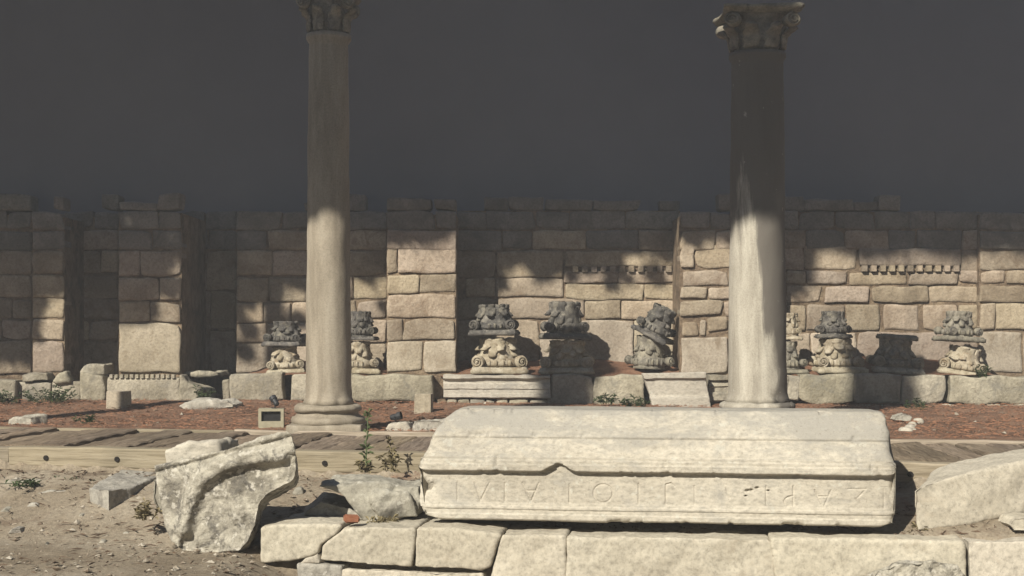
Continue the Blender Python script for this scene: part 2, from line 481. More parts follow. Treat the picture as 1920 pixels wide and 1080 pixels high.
wall = thing('ruined_wall', (0, DR, 0.4), 'long ruined wall of tan hewn blocks with piers and bays behind the columns', 'wall')
WL = Vector(wall.location)
NS = [0]
def wstone(x0, y0, x1, y1, D, mat='wall', gap=1.3, depth=.30, rough=.008, proud=None):
    NS[0] += 1
    r = random.Random(NS[0] * 31 + 5)
    a = P(x0 + gap / 2, y1 - gap / 2, D); b = P(x1 - gap / 2, y0 + gap / 2, D)
    w, h = b.x - a.x, b.z - a.z
    if w < .03 or h < .03: return None
    pr = r.uniform(-.016, .010) if proud is None else proud
    o = link('stone', hewn(w, h, depth, NS[0] * 7 + 1, rough), M[mat], wall, Vector(((a.x + b.x) / 2, D + pr, (a.z + b.z) / 2)) - WL)
    return o
def course(x0, x1, y0, y1, D, wmin, wmax, seed, mats=('wall',), gap=1.3):
    r = random.Random(seed); x = x0
    while x < x1 - 4:
        w = r.uniform(wmin, wmax); e = x + w
        if x1 - e < wmin * .7: e = x1
        dy0 = r.uniform(-1.5, 1.5); dy1 = r.uniform(-1.5, 1.5)
        wstone(x, y0 + dy0, e, y1 + dy1, D, r.choice(mats), gap)
        x = e
def dentils(parent, x0, x1, y0, y1, D, n, mat, depth=.06):
    a = P(x0, y1, D); b = P(x1, y0, D); pitch = (b.x - a.x) / n
    m = MB().box(-pitch * .29, 0, 0, pitch * .29, depth + .05, b.z - a.z).mesh('dentil'); m.materials.append(M[mat])
    off = Vector(parent.location) + (Vector(parent.parent.location) if parent.parent else Vector())
    for k in range(n):
        link('dentil', m, None, parent, Vector((a.x + (k + .5) * pitch, D - depth, a.z)) - off)

# cores the blocks are bedded in (rubble and earth between the joints)
def core(x0, x1, ytop, D, back=20.0):
    a = P(x0, 700, D); b = P(x1, ytop, D)
    MB().box(a.x, D + .022, 0.1, b.x, back, b.z - .05).build('core', M['mortar'], wall, -WL)
core(-420, 60, 396, DR); core(60, 120, 400, DP); core(120, 222, 400, DR); core(222, 340, 392, DP)
core(340, 443, 395, DN, 20.02); core(443, 725, 392, DR); core(725, 855, 395, DP)
core(855, 1275, 388, DR); core(1275, 1432, 398, DP); core(1432, 1837, 390, DR); core(1837, 2330, 396, DQ)

# bay between the piers (middle)
for q in [(855,470,930,520),(930,470,1056,521),(872,521,928,557),(928,521,1056,557),
          (1058,532,1207,563),(1207,533,1275,562),(855,558,935,598),(935,559,1097,598),(1097,563,1165,598),(1165,563,1275,599),
          (855,600,1012,700)]: wstone(*q, DR)
wstone(1012, 600, 1188, 700, DR, 'wall_pale', proud=-.02); wstone(1188, 600, 1275, 700, DR, 'wall_pale')
d0 = wstone(1060, 470, 1264, 500, DR); dentils(d0, 1070, 1262, 499, 510, DR, 11, 'wall', .05)
wstone(1058, 508, 1160, 531, DR); wstone(1160, 508, 1275, 531, DR)
# pier left of it
for q in [(745,463,855,513),(725,463,745,513),(725,515,786,551),(786,514,855,549),(725,551,855,596),(725,598,756,640),(756,598,855,637)]:
    wstone(*q, DP)
wstone(725, 640, 793, 697, DP, 'wall_pale'); wstone(794, 639, 855, 698, DP, 'wall_pale')
# pier behind the right column
for q in [(1275,458,1302,503),(1303,458,1432,503),(1275,506,1280,536),(1280,507,1366,536),(1366,507,1432,536),(1275,538,1325,560),(1327,538,1372,561),(1374,538,1432,561),
          (1275,563,1356,592),(1358,563,1432,592),(1277,600,1310,630),(1312,598,1324,630),(1326,594,1366,622),(1368,594,1432,628)]:
    wstone(*q, DP)
wstone(1277, 632, 1364, 700, DP, 'wall_pale', proud=-.02); wstone(1366, 631, 1432, 700, DP)
# right bay
for q in [(1432,460,1508,506),(1508,460,1608,506),(1802,466,1837,508),
          (1432,509,1474,534),(1475,508,1512,533),(1513,508,1590,534),(1593,510,1702,534),(1703,510,1796,534),(1797,507,1837,532),
          (1432,536,1474,568),(1475,536,1541,568),(1546,537,1629,568),(1632,536,1741,568),(1743,536,1837,567),
          (1432,570,1474,620),(1475,572,1511,620),(1513,571,1584,620),(1586,570,1650,620),(1657,571,1723,619),(1730,571,1795,620),(1797,570,1837,620),
          (1432,624,1520,700),(1520,624,1606,700)]: wstone(*q, DR)
wstone(1606, 622, 1837, 700, DR, 'wall')
d1 = wstone(1610, 466, 1801, 499, DR, 'wall', proud=-.03); dentils(d1, 1611, 1800, 498, 509, DR, 11, 'wall', .06)
# right pier
for q in [(1837,470,1925,506),(1925,470,2040,506),(1837,507,1886,533),(1886,507,1970,533),(1970,507,2080,533),(1837,535,1930,567),(1930,535,2060,567),(1837,569,1866,619),(1867,569,1950,619),(1950,569,2060,619)]:
    wstone(*q, DQ)
wstone(1838, 622, 1917, 699, DQ, 'wall_pale'); wstone(1919, 622, 2010, 699, DQ)
course(2010, 2330, 622, 699, DQ, 70, 110, 91); course(2060, 2330, 569, 619, DQ, 60, 100, 92); course(2060, 2330, 507, 567, DQ, 60, 110, 93)
# left bay, partly behind the left column
for q in [(443,520,503,566),(504,520,600,566),(600,518,662,560),(662,520,725,561),(443,567,494,605),(495,567,546,604),(547,567,622,604),(622,562,668,604),(669,562,725,596),
          (443,606,500,642),(500,606,600,645),(600,606,660,645),(660,598,725,642),(443,644,520,699),(520,647,620,699),(620,644,725,699)]: wstone(*q, DR)
# left pier, niche and far left bay
wstone(223, 606, 339, 698, DP, 'wall_pale', proud=-.02)
for q in [(222,565,280,604),(281,566,340,604),(222,520,300,563),(300,520,340,563),(222,470,262,518),(262,470,340,518)]: wstone(*q, DP)
course(340, 443, 620, 700, DN, 40, 70, 11); course(340, 443, 545, 618, DN, 40, 70, 12); course(340, 443, 470, 543, DN, 40, 70, 13)
for i, (a, b) in enumerate(((640, 700), (600, 638), (560, 598), (515, 558), (470, 513))):
    course(120, 222, a, b, DR, 40, 80, 20 + i); course(60, 120, a, b, DP, 40, 70, 30 + i); course(-420, 60, a, b, DR, 50, 100, 40 + i)
    
# higher courses, darker grey mixed in so they sink into the shaded top
MT = (('wall', 'wall_grey_shade'), ('wall_grey_shade',))
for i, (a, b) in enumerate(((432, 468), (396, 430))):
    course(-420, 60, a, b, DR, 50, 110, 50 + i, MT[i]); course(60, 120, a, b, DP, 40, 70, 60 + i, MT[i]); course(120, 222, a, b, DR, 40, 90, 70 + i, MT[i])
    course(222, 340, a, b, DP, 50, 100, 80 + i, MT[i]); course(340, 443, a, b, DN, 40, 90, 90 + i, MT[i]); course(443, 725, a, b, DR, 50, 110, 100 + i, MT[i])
    course(725, 855, a, b, DP, 50, 100, 110 + i, MT[i]); course(855, 1275, a, b, DR, 50, 120, 120 + i, MT[i]); course(1275, 1432, a, b, DP, 40, 90, 130 + i, (('wall',), ('wall_grey_shade',))[i])
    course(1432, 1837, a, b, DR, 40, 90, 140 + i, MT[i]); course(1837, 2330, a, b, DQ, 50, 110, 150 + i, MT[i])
course(443, 725, 470, 517, DR, 60, 120, 160)
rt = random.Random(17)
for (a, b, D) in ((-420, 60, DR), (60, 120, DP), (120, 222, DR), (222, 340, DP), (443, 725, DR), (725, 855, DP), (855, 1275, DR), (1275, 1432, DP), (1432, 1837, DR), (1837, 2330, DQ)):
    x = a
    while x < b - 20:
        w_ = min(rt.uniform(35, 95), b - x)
        if rt.random() < .62: wstone(x, 396 - rt.uniform(16, 34), x + w_, 395, D, 'wall_grey_shade')
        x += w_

# plain grey wall added to fill the dark upper background evenly
bw = MB().box(-60, 20.06, -.3, 60, 20.7, 8.6).build('backdrop_wall', M['render'])
tag(bw, 'added tall plain grey wall standing in for the dark background above the ruined blocks', 'wall')

# ------------------------------------------------------------------ ledge in front of the wall
ledge = thing('stone_ledge', (0, DL, 0), 'low ledge of big pale blocks along the foot of the ruined wall', 'ledge')
LL = Vector(ledge.location)
def lblock(x0, y0, x1, y1, D=DL, mat='ledge', depth=None, rough=.016, seed=None):
    NS[0] += 1
    a = P(x0, y1, D); b = P(x1, y0, D)
    w, h = b.x - a.x, b.z - a.z
    return link('block', hewn(w, h, depth or (DP + .02 - D), NS[0] * 13, rough * .8, .018, .014), M[mat], ledge, Vector(((a.x + b.x) / 2, D, (a.z + b.z) / 2)) - LL)
lb0 = lblock(202, 708, 338, 752); dentils(lb0, 204, 330, 702, 709, DL, 13, 'ledge', .03)
# broken block sloping down beside the niche
s0 = solid('block', [([P(338,702,DL),P(352,718,DL),P(396,730,DL),P(400,756,DL),P(336,756,DL)], (0, .3, 0))], .02, M['ledge'], LL, parent=ledge, seed=4)
for q in [(416,712,430,752),(430,700,529,752),(546,703,660,752),(660,703,812,752),(1034,703,1112,765),(1112,704,1208,760),(1366,705,1480,768),(1476,706,1500,752)]: lblock(*q)
lblock(150, 700, 197, 752); lblock(-60, 712, 30, 752); lblock(95, 716, 150, 752, DL + .1); lblock(30, 716, 95, 752, DL + .1); lblock(-420, 705, -60, 752)
for q in [(1496,702,1602,757),(1602,702,1690,757),(1690,703,1772,757),(1782,706,1960,757)]: lblock(*q)
lblock(1960, 706, 2330, 766)
# rubble course under the blocks
r = random.Random(3)
x = 836
while x < 1030:
    w = r.uniform(16, 36); lblock(x, 748 + r.uniform(-2, 2), x + w, 764, DL + .03, 'ledge'); x += w + 1.5
x = 1480
while x < 1940:
    w = r.uniform(22, 70); lblock(x, 759 + r.uniform(-1, 3), x + w, 776, DL - .02 + r.uniform(-.03, .03), 'ledge'); x += w + 1.5
x = 545
while x < 830:
    w = r.uniform(30, 70); lblock(x, 748, x + w, 760, DL + .06, 'mortar'); x += w + 8
# moulded marble blocks in the ledge
def moulded(x0, x1, prof_px, D, mat, name='moulded_block', parent=ledge, seed=1):
    a = P(x0, 700, D); b = P(x1, 700, D)
    prof = [(dy, EYE - (py - HZ) * D / F) for dy, py in prof_px]
    m = MB(); n = 40
    bm_prof = prof + [(.6, prof[-1][1]), (.6, prof[0][1])]
    k = len(bm_prof)
    for i in range(n + 1):
        xx = a.x + (b.x - a.x) * i / n
        m.v += [(xx, D + y, z) for y, z in bm_prof]
    for i in range(n):
        for q in range(k):
            q2 = (q + 1) % k
            m.f.append([i*k + q, i*k + q2, (i+1)*k + q2, (i+1)*k + q])
    m.f.append(list(range(k))); m.f.append([n*k + q for q in range(k)][::-1])
    me = m.mesh(name); c = coords(me); nn = normals(me)
    c = c + nn * (fbm(c, 5, 3, seed) * .012)[:, None]
    setco(me, c)
    return link(name, me, M[mat], parent, -LL if parent else None)
PROF = [(.02,747),(.0,745),(.0,739),(.015,738),(.015,730),(.0,729),(.0,720),(.035,717),(.03,712),(-.02,709),(-.02,704),(.03,703)]
moulded(831, 1032, PROF, DL - .02, 'marble', seed=3)
moulded(1330, 1372, [(.02,752),(.0,750),(.0,738),(.02,736),(.02,726),(.0,724),(.04,714),(-.02,712),(-.02,704)], DL - .02, 'ledge', seed=5)

# needle drifts on the ledge
def drift(px, py, D, rx, ry, h, seed, label):
    n = 26; v = []; f = []; c0 = P(px, py, D)
    for i in range(n + 1):
        for k in range(n + 1):
            u = -1 + 2 * i / n; w = -1 + 2 * k / n
            v.append((u * rx, w * ry, 0))
    v = np.array(v)
    d = np.clip(1 - (v[:, 0] / rx) ** 2, 0, 1) ** .7 * (0.06 + .94 * smooth(-1, 1, v[:, 1] / ry))
    v[:, 2] = h * d + fbm(v + [seed, 0, 0], 6, 3, seed) * .018 * (d > .02) - .02
    i = np.arange((n + 1) ** 2).reshape(n + 1, n + 1)
    f = np.stack([i[:-1, :-1], i[1:, :-1], i[1:, 1:], i[:-1, 1:]], -1).reshape(-1, 4)
    me = mesh_np('needle_drift', v, f)
    o = link('needle_drift', me, M['needles'], None, Vector((c0.x, c0.y, P(0, 703, DL).z)), True)
    tag(o, label, 'pine needles', kind='stuff')
drift(1065, 700, 18.72, 1.5, .5, .20, 1, 'red pine needles drifted behind the middle capitals')
drift(1255, 700, 18.72, .35, .5, .22, 6, 'red pine needles piled beside the tilted capital')
drift(1650, 700, 18.72, 1.55, .5, .24, 2, 'red pine needles drifted behind the right hand capitals')
drift(600, 700, 18.72, 1.0, .5, .19, 4, 'red pine needles drifted in the bay behind the left column')
drift(870, 700, 18.72, .3, .5, .18, 8, 'red pine needles in the shaded corner beside the pier')

# ------------------------------------------------------------------ capitals
def weather(me, amp, scale, seed):
    c = coords(me); n = normals(me)
    setco(me, c + n * (fbm(c + seed * 3.1, scale, 3, seed) * amp)[:, None])

def leaf_mesh(L, W, seed, curl=.35):
    """acanthus leaf: fleshy ribbed tongue from z=0 to L with a rolled tip towards -y"""
    nu, nk = 11, 14; v = []; f = []
    for i in range(nu + 1):
        t = i / nu
        wv = W * .5 * (.62 + .38 * math.sin(math.pi * min(1, .15 + t * .8))) * (1 + .13 * math.sin(t * 21))
        th = .028 + .035 * smooth(.55, .9, np.array(t)).item()
        yo = -(.012 + .02 * t + curl * .17 * smooth(.5, 1.0, np.array(t)).item())
        if t > .93: wv *= .62; th *= .6
        for k in range(nk):
            a = 2 * math.pi * k / nk; c_ = math.cos(a); s_ = math.sin(a)
            rib = 1 + .22 * math.cos(5 * a)
            v.append((wv * c_, yo + th * s_ * rib + .10 * W * c_ * c_, L * t))
    for i in range(nu):
        for k in range(nk): f.append([i*nk + k, i*nk + (k+1) % nk, (i+1)*nk + (k+1) % nk, (i+1)*nk + k])
    f.append(list(range(nk))); f.append([nu*nk + k for k in range(nk)])
    me = bpy.data.meshes.new('leaf'); me.from_pydata(v, [], f); me.update()
    bm = bmesh.new(); bm.from_mesh(me); bmesh.ops.recalc_face_normals(bm, faces=bm.faces); bm.to_mesh(me); bm.free()
    weather(me, .024, 13, seed); return me

def volute_mesh(R, seed):
    m = MB(); pts = []; rad = []
    for i in range(54):
        t = i / 53; a = -math.pi * .5 + t * math.pi * 2 * 2.15
        rr = R * (.88 - .76 * t)
        pts.append((rr * math.cos(a), -.02 - .035 * t, rr * math.sin(a))); rad.append(R * (.15 - .055 * t))
    m.tube(pts, rad, 7)
    m.tube([(0, -.06, 0), (0, .02, 0)], R * .16, 10)
    n0 = len(m.v); seg = 24
    for y_, rr in ((-.012, R * .93), (.11, R * .86)):
        for k in range(seg): m.v.append((rr * math.cos(2*math.pi*k/seg), y_, rr * math.sin(2*math.pi*k/seg)))
    for k in range(seg): m.f.append([n0 + k, n0 + (k+1) % seg, n0 + seg + (k+1) % seg, n0 + seg + k])
    m.f.append([n0 + k for k in range(seg)]); m.f.append([n0 + seg + k for k in range(seg)][::-1])
    me = m.mesh('volute'); weather(me, .006, 18, seed); return me

def egg_mesh():
    m = MB(); n = 7; prof = [(.001, -.055)] + [(.033 * math.sin(math.pi * i / n) ** .7, -.055 * math.cos(math.pi * i / n)) for i in range(1, n)] + [(.001, .055)]
    m.lathe(prof, 10); return m.mesh('egg')

def abacus_mesh(W, T, seed, chip=0.02):
    """square slab with hollowed sides and cut corners"""
    m = MB(); prof = []; n = 9
    h = W / 2
    for s_ in range(4):
        for i in range(n):
            t = -1 + 2 * i / (n - 1)
            x = t * h * .93; y = -h * (1 - .10 * (1 - t * t))
            c_, s2 = math.cos(s_ * math.pi / 2), math.sin(s_ * math.pi / 2)
            prof.append((x * c_ - y * s2, x * s2 + y * c_))
    k = len(prof)
    for sc_, z in ((.94, 0), (1, T * .12), (1, T * .55), (.965, T * .62), (.93, T)):
        m.v += [(x * sc_, y * sc_, z) for x, y in prof]
    for a in range(4):
        for q in range(k):
            q2 = (q + 1) % k
            m.f.append([a*k + q, a*k + q2, (a+1)*k + q2, (a+1)*k + q])
    m.f.append(list(range(k))[::-1]); m.f.append([4*k + q for q in range(k)])
    me = m.mesh('abacus'); weather(me, chip, 7, seed); return me

def bell_mesh(r0, r1, z0, z1, seed, broken=0.0):
    m = MB(); n = 16; prof = []
    for i in range(n + 1):
        t = i / n; prof.append((r0 + (r1 - r0) * t ** .7, z0 + (z1 - z0) * t))
    m.lathe(prof, 36)
    me = m.mesh('bell'); c = coords(me); nn = normals(me)
    c = c + nn * (fbm(c, 7, 3, seed) * .02)[:, None]
    top = c[:, 2] > z1 - (z1 - z0) * .12
    c[:, 2] += top * (fbm(c, 4, 2, seed + 4) * .04 - broken * .05)
    setco(me, c); return me

CAPS = {}
def cap_meshes(var):
    if var in CAPS: return CAPS[var]
    # unit capital standing upside down: abacus at the bottom, width 1
    d = dict(abacus=abacus_mesh(1.0, .115, 10 + var, .014 + .008 * var), bell=bell_mesh(.385, .27, .08, .66, 20 + var, var),
             volute=volute_mesh(.115, 30 + var), egg=egg_mesh(), leafA=leaf_mesh(.36, .22, 40 + var, .5), leafB=leaf_mesh(.24, .20, 50 + var, .45),
             echinus=None)
    m = MB(); m.lathe([(.34, .13), (.40, .15), (.41, .19), (.37, .25), (.35, .28)], 36); e = m.mesh('echinus'); weather(e, .01, 9, var); d['echinus'] = e
    for me in d.values(): me.polygons.foreach_set('use_smooth', [True] * len(me.polygons))
    CAPS[var] = d; return d

def mcopy(me, mat):
    key = me.name + '|' + mat.name
    if key not in MC:
        k = me.copy(); k.materials.clear(); k.materials.append(mat); MC[key] = k
    return MC[key]
MC = {}

def capital(root, mat, var=0, W=.7, Hh=None, sub=None, skip=(), upright=False):
    """parts of a composite capital under root (abacus at z=0, leaves pointing up = upside down)"""
    d = cap_meshes(var); m = M[mat]
    def add(name, me, loc=(0, 0, 0), rot=(0, 0, 0), sc_=(1, 1, 1), par=root):
        o = link(name, mcopy(me, m), None, par); 
        if par is root:
            o.location = Vector(loc) * W; o.rotation_euler = rot; o.scale = Vector(sc_) * W
        else:
            o.location = loc; o.rotation_euler = rot; o.scale = sc_
        return o
    hz = (Hh / (W * .66)) if Hh else 1.0
    rc = random.Random(int(root.location.x * 1000) + int(root.location.z * 1000))
    b = add('bell', d['bell'], sc_=(1, 1, hz))
    if 'abacus' not in skip: add('abacus', d['abacus'])
    e = add('echinus', d['echinus'], sc_=(1, 1, hz))
    for s_ in range(4):
        for k in (-1.5, -.5, .5, 1.5):
            a = math.pi / 2 * s_ + k * .30 - math.pi / 2
            if rc.random() > .15: add('egg', d['egg'], (.405 * math.cos(a), .405 * math.sin(a), .20), (0, 0, a), par=e)
    for k, (sx, sy) in enumerate(((-1, -1), (1, -1), (-1, 1), (1, 1))):
        if ('volute', k) in skip: continue
        add('volute', d['volute'], (sx * .375, sy * .40, .225 * hz), (0, 0, (0.32 * sx) if sy < 0 else math.pi - .32 * sx), par=root)
    for k in range(8):
        a = 2 * math.pi * (k + .5) / 8 + rc.uniform(-.07, .07)
        if rc.random() > .10: add('leaf', d['leafA'], (.275 * math.cos(a), .275 * math.sin(a), .65 * hz), (math.pi - rc.uniform(.06, .24), rc.uniform(-.12, .12), a - math.pi / 2), (rc.uniform(.85, 1.15), 1, hz * rc.uniform(.82, 1.08)), par=root)
        a2 = 2 * math.pi * k / 8 + rc.uniform(-.07, .07)
        if rc.random() > .15: add('leaf', d['leafB'], (.285 * math.cos(a2), .285 * math.sin(a2), .66 * hz), (math.pi - rc.uniform(.08, .26), rc.uniform(-.15, .15), a2 - math.pi / 2), (rc.uniform(.85, 1.2), 1, hz * rc.uniform(.8, 1.15)), par=root)
    return root

LZ = P(0, 702, DL).z
def placecap(px, ybot, D, wpx, hpx, mat, var, label, rot=(0, 0, 0), skip=(), group='capitals set on the ledge'):
    p = P(px, ybot, D)
    t = thing('carved_capital', p, label, 'capital', group, rot)
    capital(t, mat, var, wpx * D / F, hpx * D / F, skip=skip)
    return t
DC = 18.62
R_ = math.radians
placecap(934, 700, DC, 108, 66, 'cap_pale', 0, 'pale upside down capital, lower of the pair beside the dark pier corner', (0, 0, R_(4)))
placecap(927, 629, DC, 90, 58, 'cap_dark', 1, 'dark grey upside down capital, upper of the pair beside the dark pier corner', (0, R_(-1), R_(-6)))
placecap(1064, 700, DC, 104, 62, 'cap_pale', 1, 'capital half in the shadow of the left column, lower of its pair', (0, 0, R_(-5)))
placecap(1058, 636, DC, 88, 70, 'cap_dark', 2, 'tall dark upside down capital with one pale volute, upper of its pair', (0, R_(1), R_(5)))
placecap(1216, 700, DC, 80, 70, 'cap_grey', 0, 'broken brown capital under the tilted one, left of the right column', (0, R_(3), R_(14)), skip=('abacus', ('volute', 0)))
placecap(1222, 631, DC, 72, 60, 'cap_dark', 2, 'dark capital fragment tilted steeply on top of a brown one', (0, R_(27), R_(-20)), skip=(('volute', 1),))
placecap(536, 700, DC, 72, 50, 'cap_pale', 1, 'pale capital on the ledge just left of the left column', (0, R_(-3), R_(8)))
placecap(536, 649, DC, 74, 46, 'cap_dark', 0, 'dark shaded capital on top of a pale one left of the left column', (0, 0, R_(-8)))
placecap(672, 700, DC, 74, 60, 'cap_pale', 2, 'pale capital peeping out behind the left column, lower of its pair', (0, 0, R_(10)))
placecap(676, 638, DC, 62, 54, 'cap_dark', 1, 'black stained capital peeping out behind the left column, upper of its pair', (0, 0, R_(-4)))
placecap(1474, 700, DC, 66, 60, 'cap_grey', 1, 'capital half hidden behind the right column, bottom of its stack', (0, 0, R_(12)))
placecap(1478, 637, DC, 52, 50, 'cap_pale', 2, 'capital half hidden behind the right column, top of its stack', (0, 0, R_(-12)))
placecap(1566, 699, DC, 92, 64, 'cap_pale', 2, 'pale capital under a small grey one, first pair right of the right column', (0, 0, R_(6)))
placecap(1562, 634, DC, 66, 50, 'cap_dark', 0, 'small grey capital on top of a pale one, first pair right of the right column', (0, 0, R_(-7)))
t = placecap(1676, 700, DC, 96, 64, 'cap_grey', 1, 'grey single capital with flat slab on top, between the two right hand pairs', (0, R_(4), R_(-3)))
# its flat top slab
ab = link('abacus', mcopy(cap_meshes(2)['abacus'], M['cap_grey']), None, t, (0, 0, 64 * DC / F)); ab.scale = (.45, .45, .5)
placecap(1802, 704, DC, 90, 54, 'cap_pale', 0, 'pale capital leaning to the right, lower of the rightmost pair', (0, R_(9), R_(-16)))
placecap(1796, 640, DC, 72, 56, 'cap_grey', 2, 'grey domed capital, upper of the rightmost pair', (0, R_(3), R_(12)))

# ------------------------------------------------------------------ columns
def column(px, D, r_bot, r_top, mat, label, base_w, ztop):
    p = P(px, 700, D); z0 = Hs(p.x, D)
    t = thing('column', (p.x, D, z0), label, 'column')
    hb = .27 if base_w else .2
    prof = []; n = 80; top = ztop - z0 - .46
    for i in range(n + 1):
        u = i / n; z = hb + (top - hb) * u
        rr = r_bot + (r_top - r_bot) * u ** 1.25
        rr += .035 * math.exp(-((z - hb) / .045) ** 2) + (.03 if u > .985 else 0)
        prof.append((rr, z))
    m = MB().lathe(prof, 72); me = m.mesh('shaft'); c = coords(me); nn = normals(me)
    c = c + nn * (fbm(c, 2.5, 3, int(px)) * .006 + fbm(c, 12, 3, int(px) + 5) * .003)[:, None]
    # chips out of the foot of the shaft
    a = np.arctan2(c[:, 1], c[:, 0])
    chip = np.exp(-((a + 1.0) / .16) ** 2 - ((c[:, 2] - hb - .03) / .05) ** 2) + .8 * np.exp(-((a + 1.9) / .2) ** 2 - ((c[:, 2] - hb) / .03) ** 2)
    c[:, :2] *= (1 - .10 * chip)[:, None]
    setco(me, c); link('shaft', me, M[mat], t, smooth_shade=True)
    bw = base_w
    bp = [(bw*.5, .075), (bw*.515, .095), (bw*.52, .115), (bw*.505, .14), (bw*.47, .148), (bw*.455, .16), (bw*.43, .175), (bw*.425, .19), (bw*.44, .2), (bw*.465, .205), (bw*.475, .225), (bw*.465, .25), (bw*.44, .262), (bw*.42, .272)]
    m = MB().lathe(bp, 64); me = m.mesh('base'); weather(me, .012, 6, int(px)); link('base', me, M[mat], t, smooth_shade=True)
    h = bw * .53
    o = solid('plinth', [([Vector((-h, -h, -.12)), Vector((h, -h, -.12)), Vector((h, -h, .08)), Vector((-h, -h, .08))], (0, 2*h, 0))], .02, M[mat], Vector(), disp=((4, .012, 3),), parent=t, seed=int(px))
    # capital on top of the shaft
    d = cap_meshes(0); W = r_top * 3.1; mm = M['cap_grey']
    cz = top + .44
    b = link('capital', mcopy(d['bell'], mm), None, t, (0, 0, cz)); b.rotation_euler = (math.pi, 0, 0); b.scale = (W, W, W * .66 * .44 / (W * .66) / .66 * 1.0)
    b.scale = (W, W, .44 / .66)
    ab = link('abacus', mcopy(d['abacus'], mm), None, b)
    for k in range(8):
        a = 2 * math.pi * (k + .5) / 8
        l = link('leaf', mcopy(d['leafA'], mm), None, b, (.335 * math.cos(a), .335 * math.sin(a), .64)); l.rotation_euler = (math.pi, 0, a - math.pi / 2)
    for k, (sx, sy) in enumerate(((-1, -1), (1, -1), (-1, 1), (1, 1))):
        l = link('volute', mcopy(d['volute'], mm), None, b, (sx * .375, sy * .40, .225)); l.rotation_euler = (0, 0, (0.32 * sx) if sy < 0 else math.pi - .32 * sx)
    return t
C1D, C2D = 14.17, 14.6
column(616, C1D, .226, .192, 'col_beige', 'smooth beige column on a moulded round base, left of the inscribed block', .70, 4.4)
column(1420, C2D, .298, .26, 'col_grey', 'thick grey stained column with pale lime runs behind the inscribed block', .82, 4.3)

# ------------------------------------------------------------------ boardwalk
bwk = thing('boardwalk', (0, fx(0), 0), 'weathered timber boardwalk crossing in front of the columns', 'boardwalk', rot=(0, 0, math.atan(-.2)))
pw = .285; Lw = (bx(0) - fx(0)) * math.cos(math.atan(.2))
pmesh = []
for s_ in range(5):
    rr = random.Random(s_ + 60); m = MB(); n = 14
    for i in range(n + 1):
        y = .16 + (Lw - .30) * i / n
        zz = [.012 * rr.uniform(-1, 1) for _ in range(2)]
        e0, e1 = rr.uniform(-.012, .012), rr.uniform(-.012, .012)
        hw = pw / 2 - .006
        m.v += [(-hw + e0, y, -.05), (-hw + e0, y, -.008 + zz[0]), (-hw * .75, y, .004 + zz[0] * .6), (hw * .75, y, .004 + zz[1] * .6), (hw + e1, y, -.008 + zz[1]), (hw + e1, y, -.05)]
    for i in range(n):
        for k in range(6): m.f.append([i*6 + k, i*6 + (k+1) % 6, (i+1)*6 + (k+1) % 6, (i+1)*6 + k])
    m.f.append(list(range(6))); m.f.append([n*6 + k for k in range(6)][::-1])
    me = m.mesh('plank'); me.materials.append(M['plank']); pmesh.append(me)
rr = random.Random(5); k = 0; x = -11.0
while x < 10.5:
    o = link('plank', pmesh[rr.randrange(5)], None, bwk, (x, 0, rr.uniform(-.018, .022)))
    o.rotation_euler = (0, rr.uniform(-.05, .05), rr.uniform(-.012, .012) + .115)
    x += pw + rr.uniform(-.004, .008)
cosb = math.cos(math.atan(.2))
def beam(x0, x1, y, z0, z1, d, seed):
    m = MB(); n = max(4, int((x1 - x0) / .25)); rr = random.Random(seed)
    for i in range(n + 1):
        xx = x0 + (x1 - x0) * i / n; e = [rr.uniform(-.006, .006) for _ in range(4)]
        m.v += [(xx, y + e[0] + .008, z0 + e[1]), (xx, y + e[0], z0 + .012 + e[1]), (xx, y + e[2] * .5, z1 - .012 + e[3]), (xx, y + .010, z1 + e[3]), (xx, y + d, z1 + e[3]), (xx, y + d, z0)]
    for i in range(n):
        for k in range(6): m.f.append([i*6 + k, i*6 + (k+1) % 6, (i+1)*6 + (k+1) % 6, (i+1)*6 + k])
    m.f.append(list(range(6))); m.f.append([n*6 + k for k in range(6)][::-1])
    return m.build('beam', M['beam'], bwk)
def on_walk(px, D=None):
    # x along the walkway where the ray through column px meets its front edge
    t_ = (px - 960) / F; y = 11.25 / (1 + .2 * t_); return (t_ * y) / cosb
b0, b1, b2, b3 = -11.2, on_walk(18), on_walk(1180), 10.6
bms = [beam(b0, b1 - .012, 0, -.13, .005, .15, 1), beam(b1, b2 - .01, -.015, -.15, .015, .165, 2), beam(b2, b3, 0, -.15, .01, .15, 3)]
beam(-11.2, -3.2, Lw - .12, -.12, .02, .1, 4); beam(-3.19, 10.6, Lw - .12, -.12, .028, .1, 5)
hm = MB().tube([(0, -.012, 0), (0, .01, 0)], .022, 12).mesh('bolt'); hm.materials.append(M['hole'])
for px, bi in ((88, 1), (221, 1), (610, 1), (1707, 2)):
    link('bolt', hm, None, bms[bi], (on_walk(px), -.012 if bi == 1 else 0, -.075))

# ------------------------------------------------------------------ kerb course of marble slabs
kerb = thing('slab_course', (0, 9.6, -.7), 'row of worn cream marble slabs under the inscribed block', 'slabs')
KL = Vector(kerb.location)
def kD(px): return 9.95 - (px - 490) * .00038
def kpt(px, py): return P(px, py, kD(px))
def slab(name, pts, depth, seed, mat='slab', vx=.012):
    solid(name, [([kpt(*q) for q in pts], (.10, depth, 0))], vx, M[mat], KL, disp=((2.2, .018, 3), (8, .007, 3), (30, .002, 2)), smooth_it=1, parent=kerb, seed=seed)
slab('slab', [(488,990),(520,984),(560,984),(640,985),(628,1003),(601,1021),(594,1038),(556,1050),(488,1056)], .75, 1)
slab('slab', [(603,1024),(646,992),(700,989),(779,990),(776,1030),(771,1062),(690,1060),(600,1051)], .8, 2)
slab('slab', [(781,990),(850,991),(938,1003),(930,1020),(918,1062),(900,1068),(776,1064)], .8, 3)
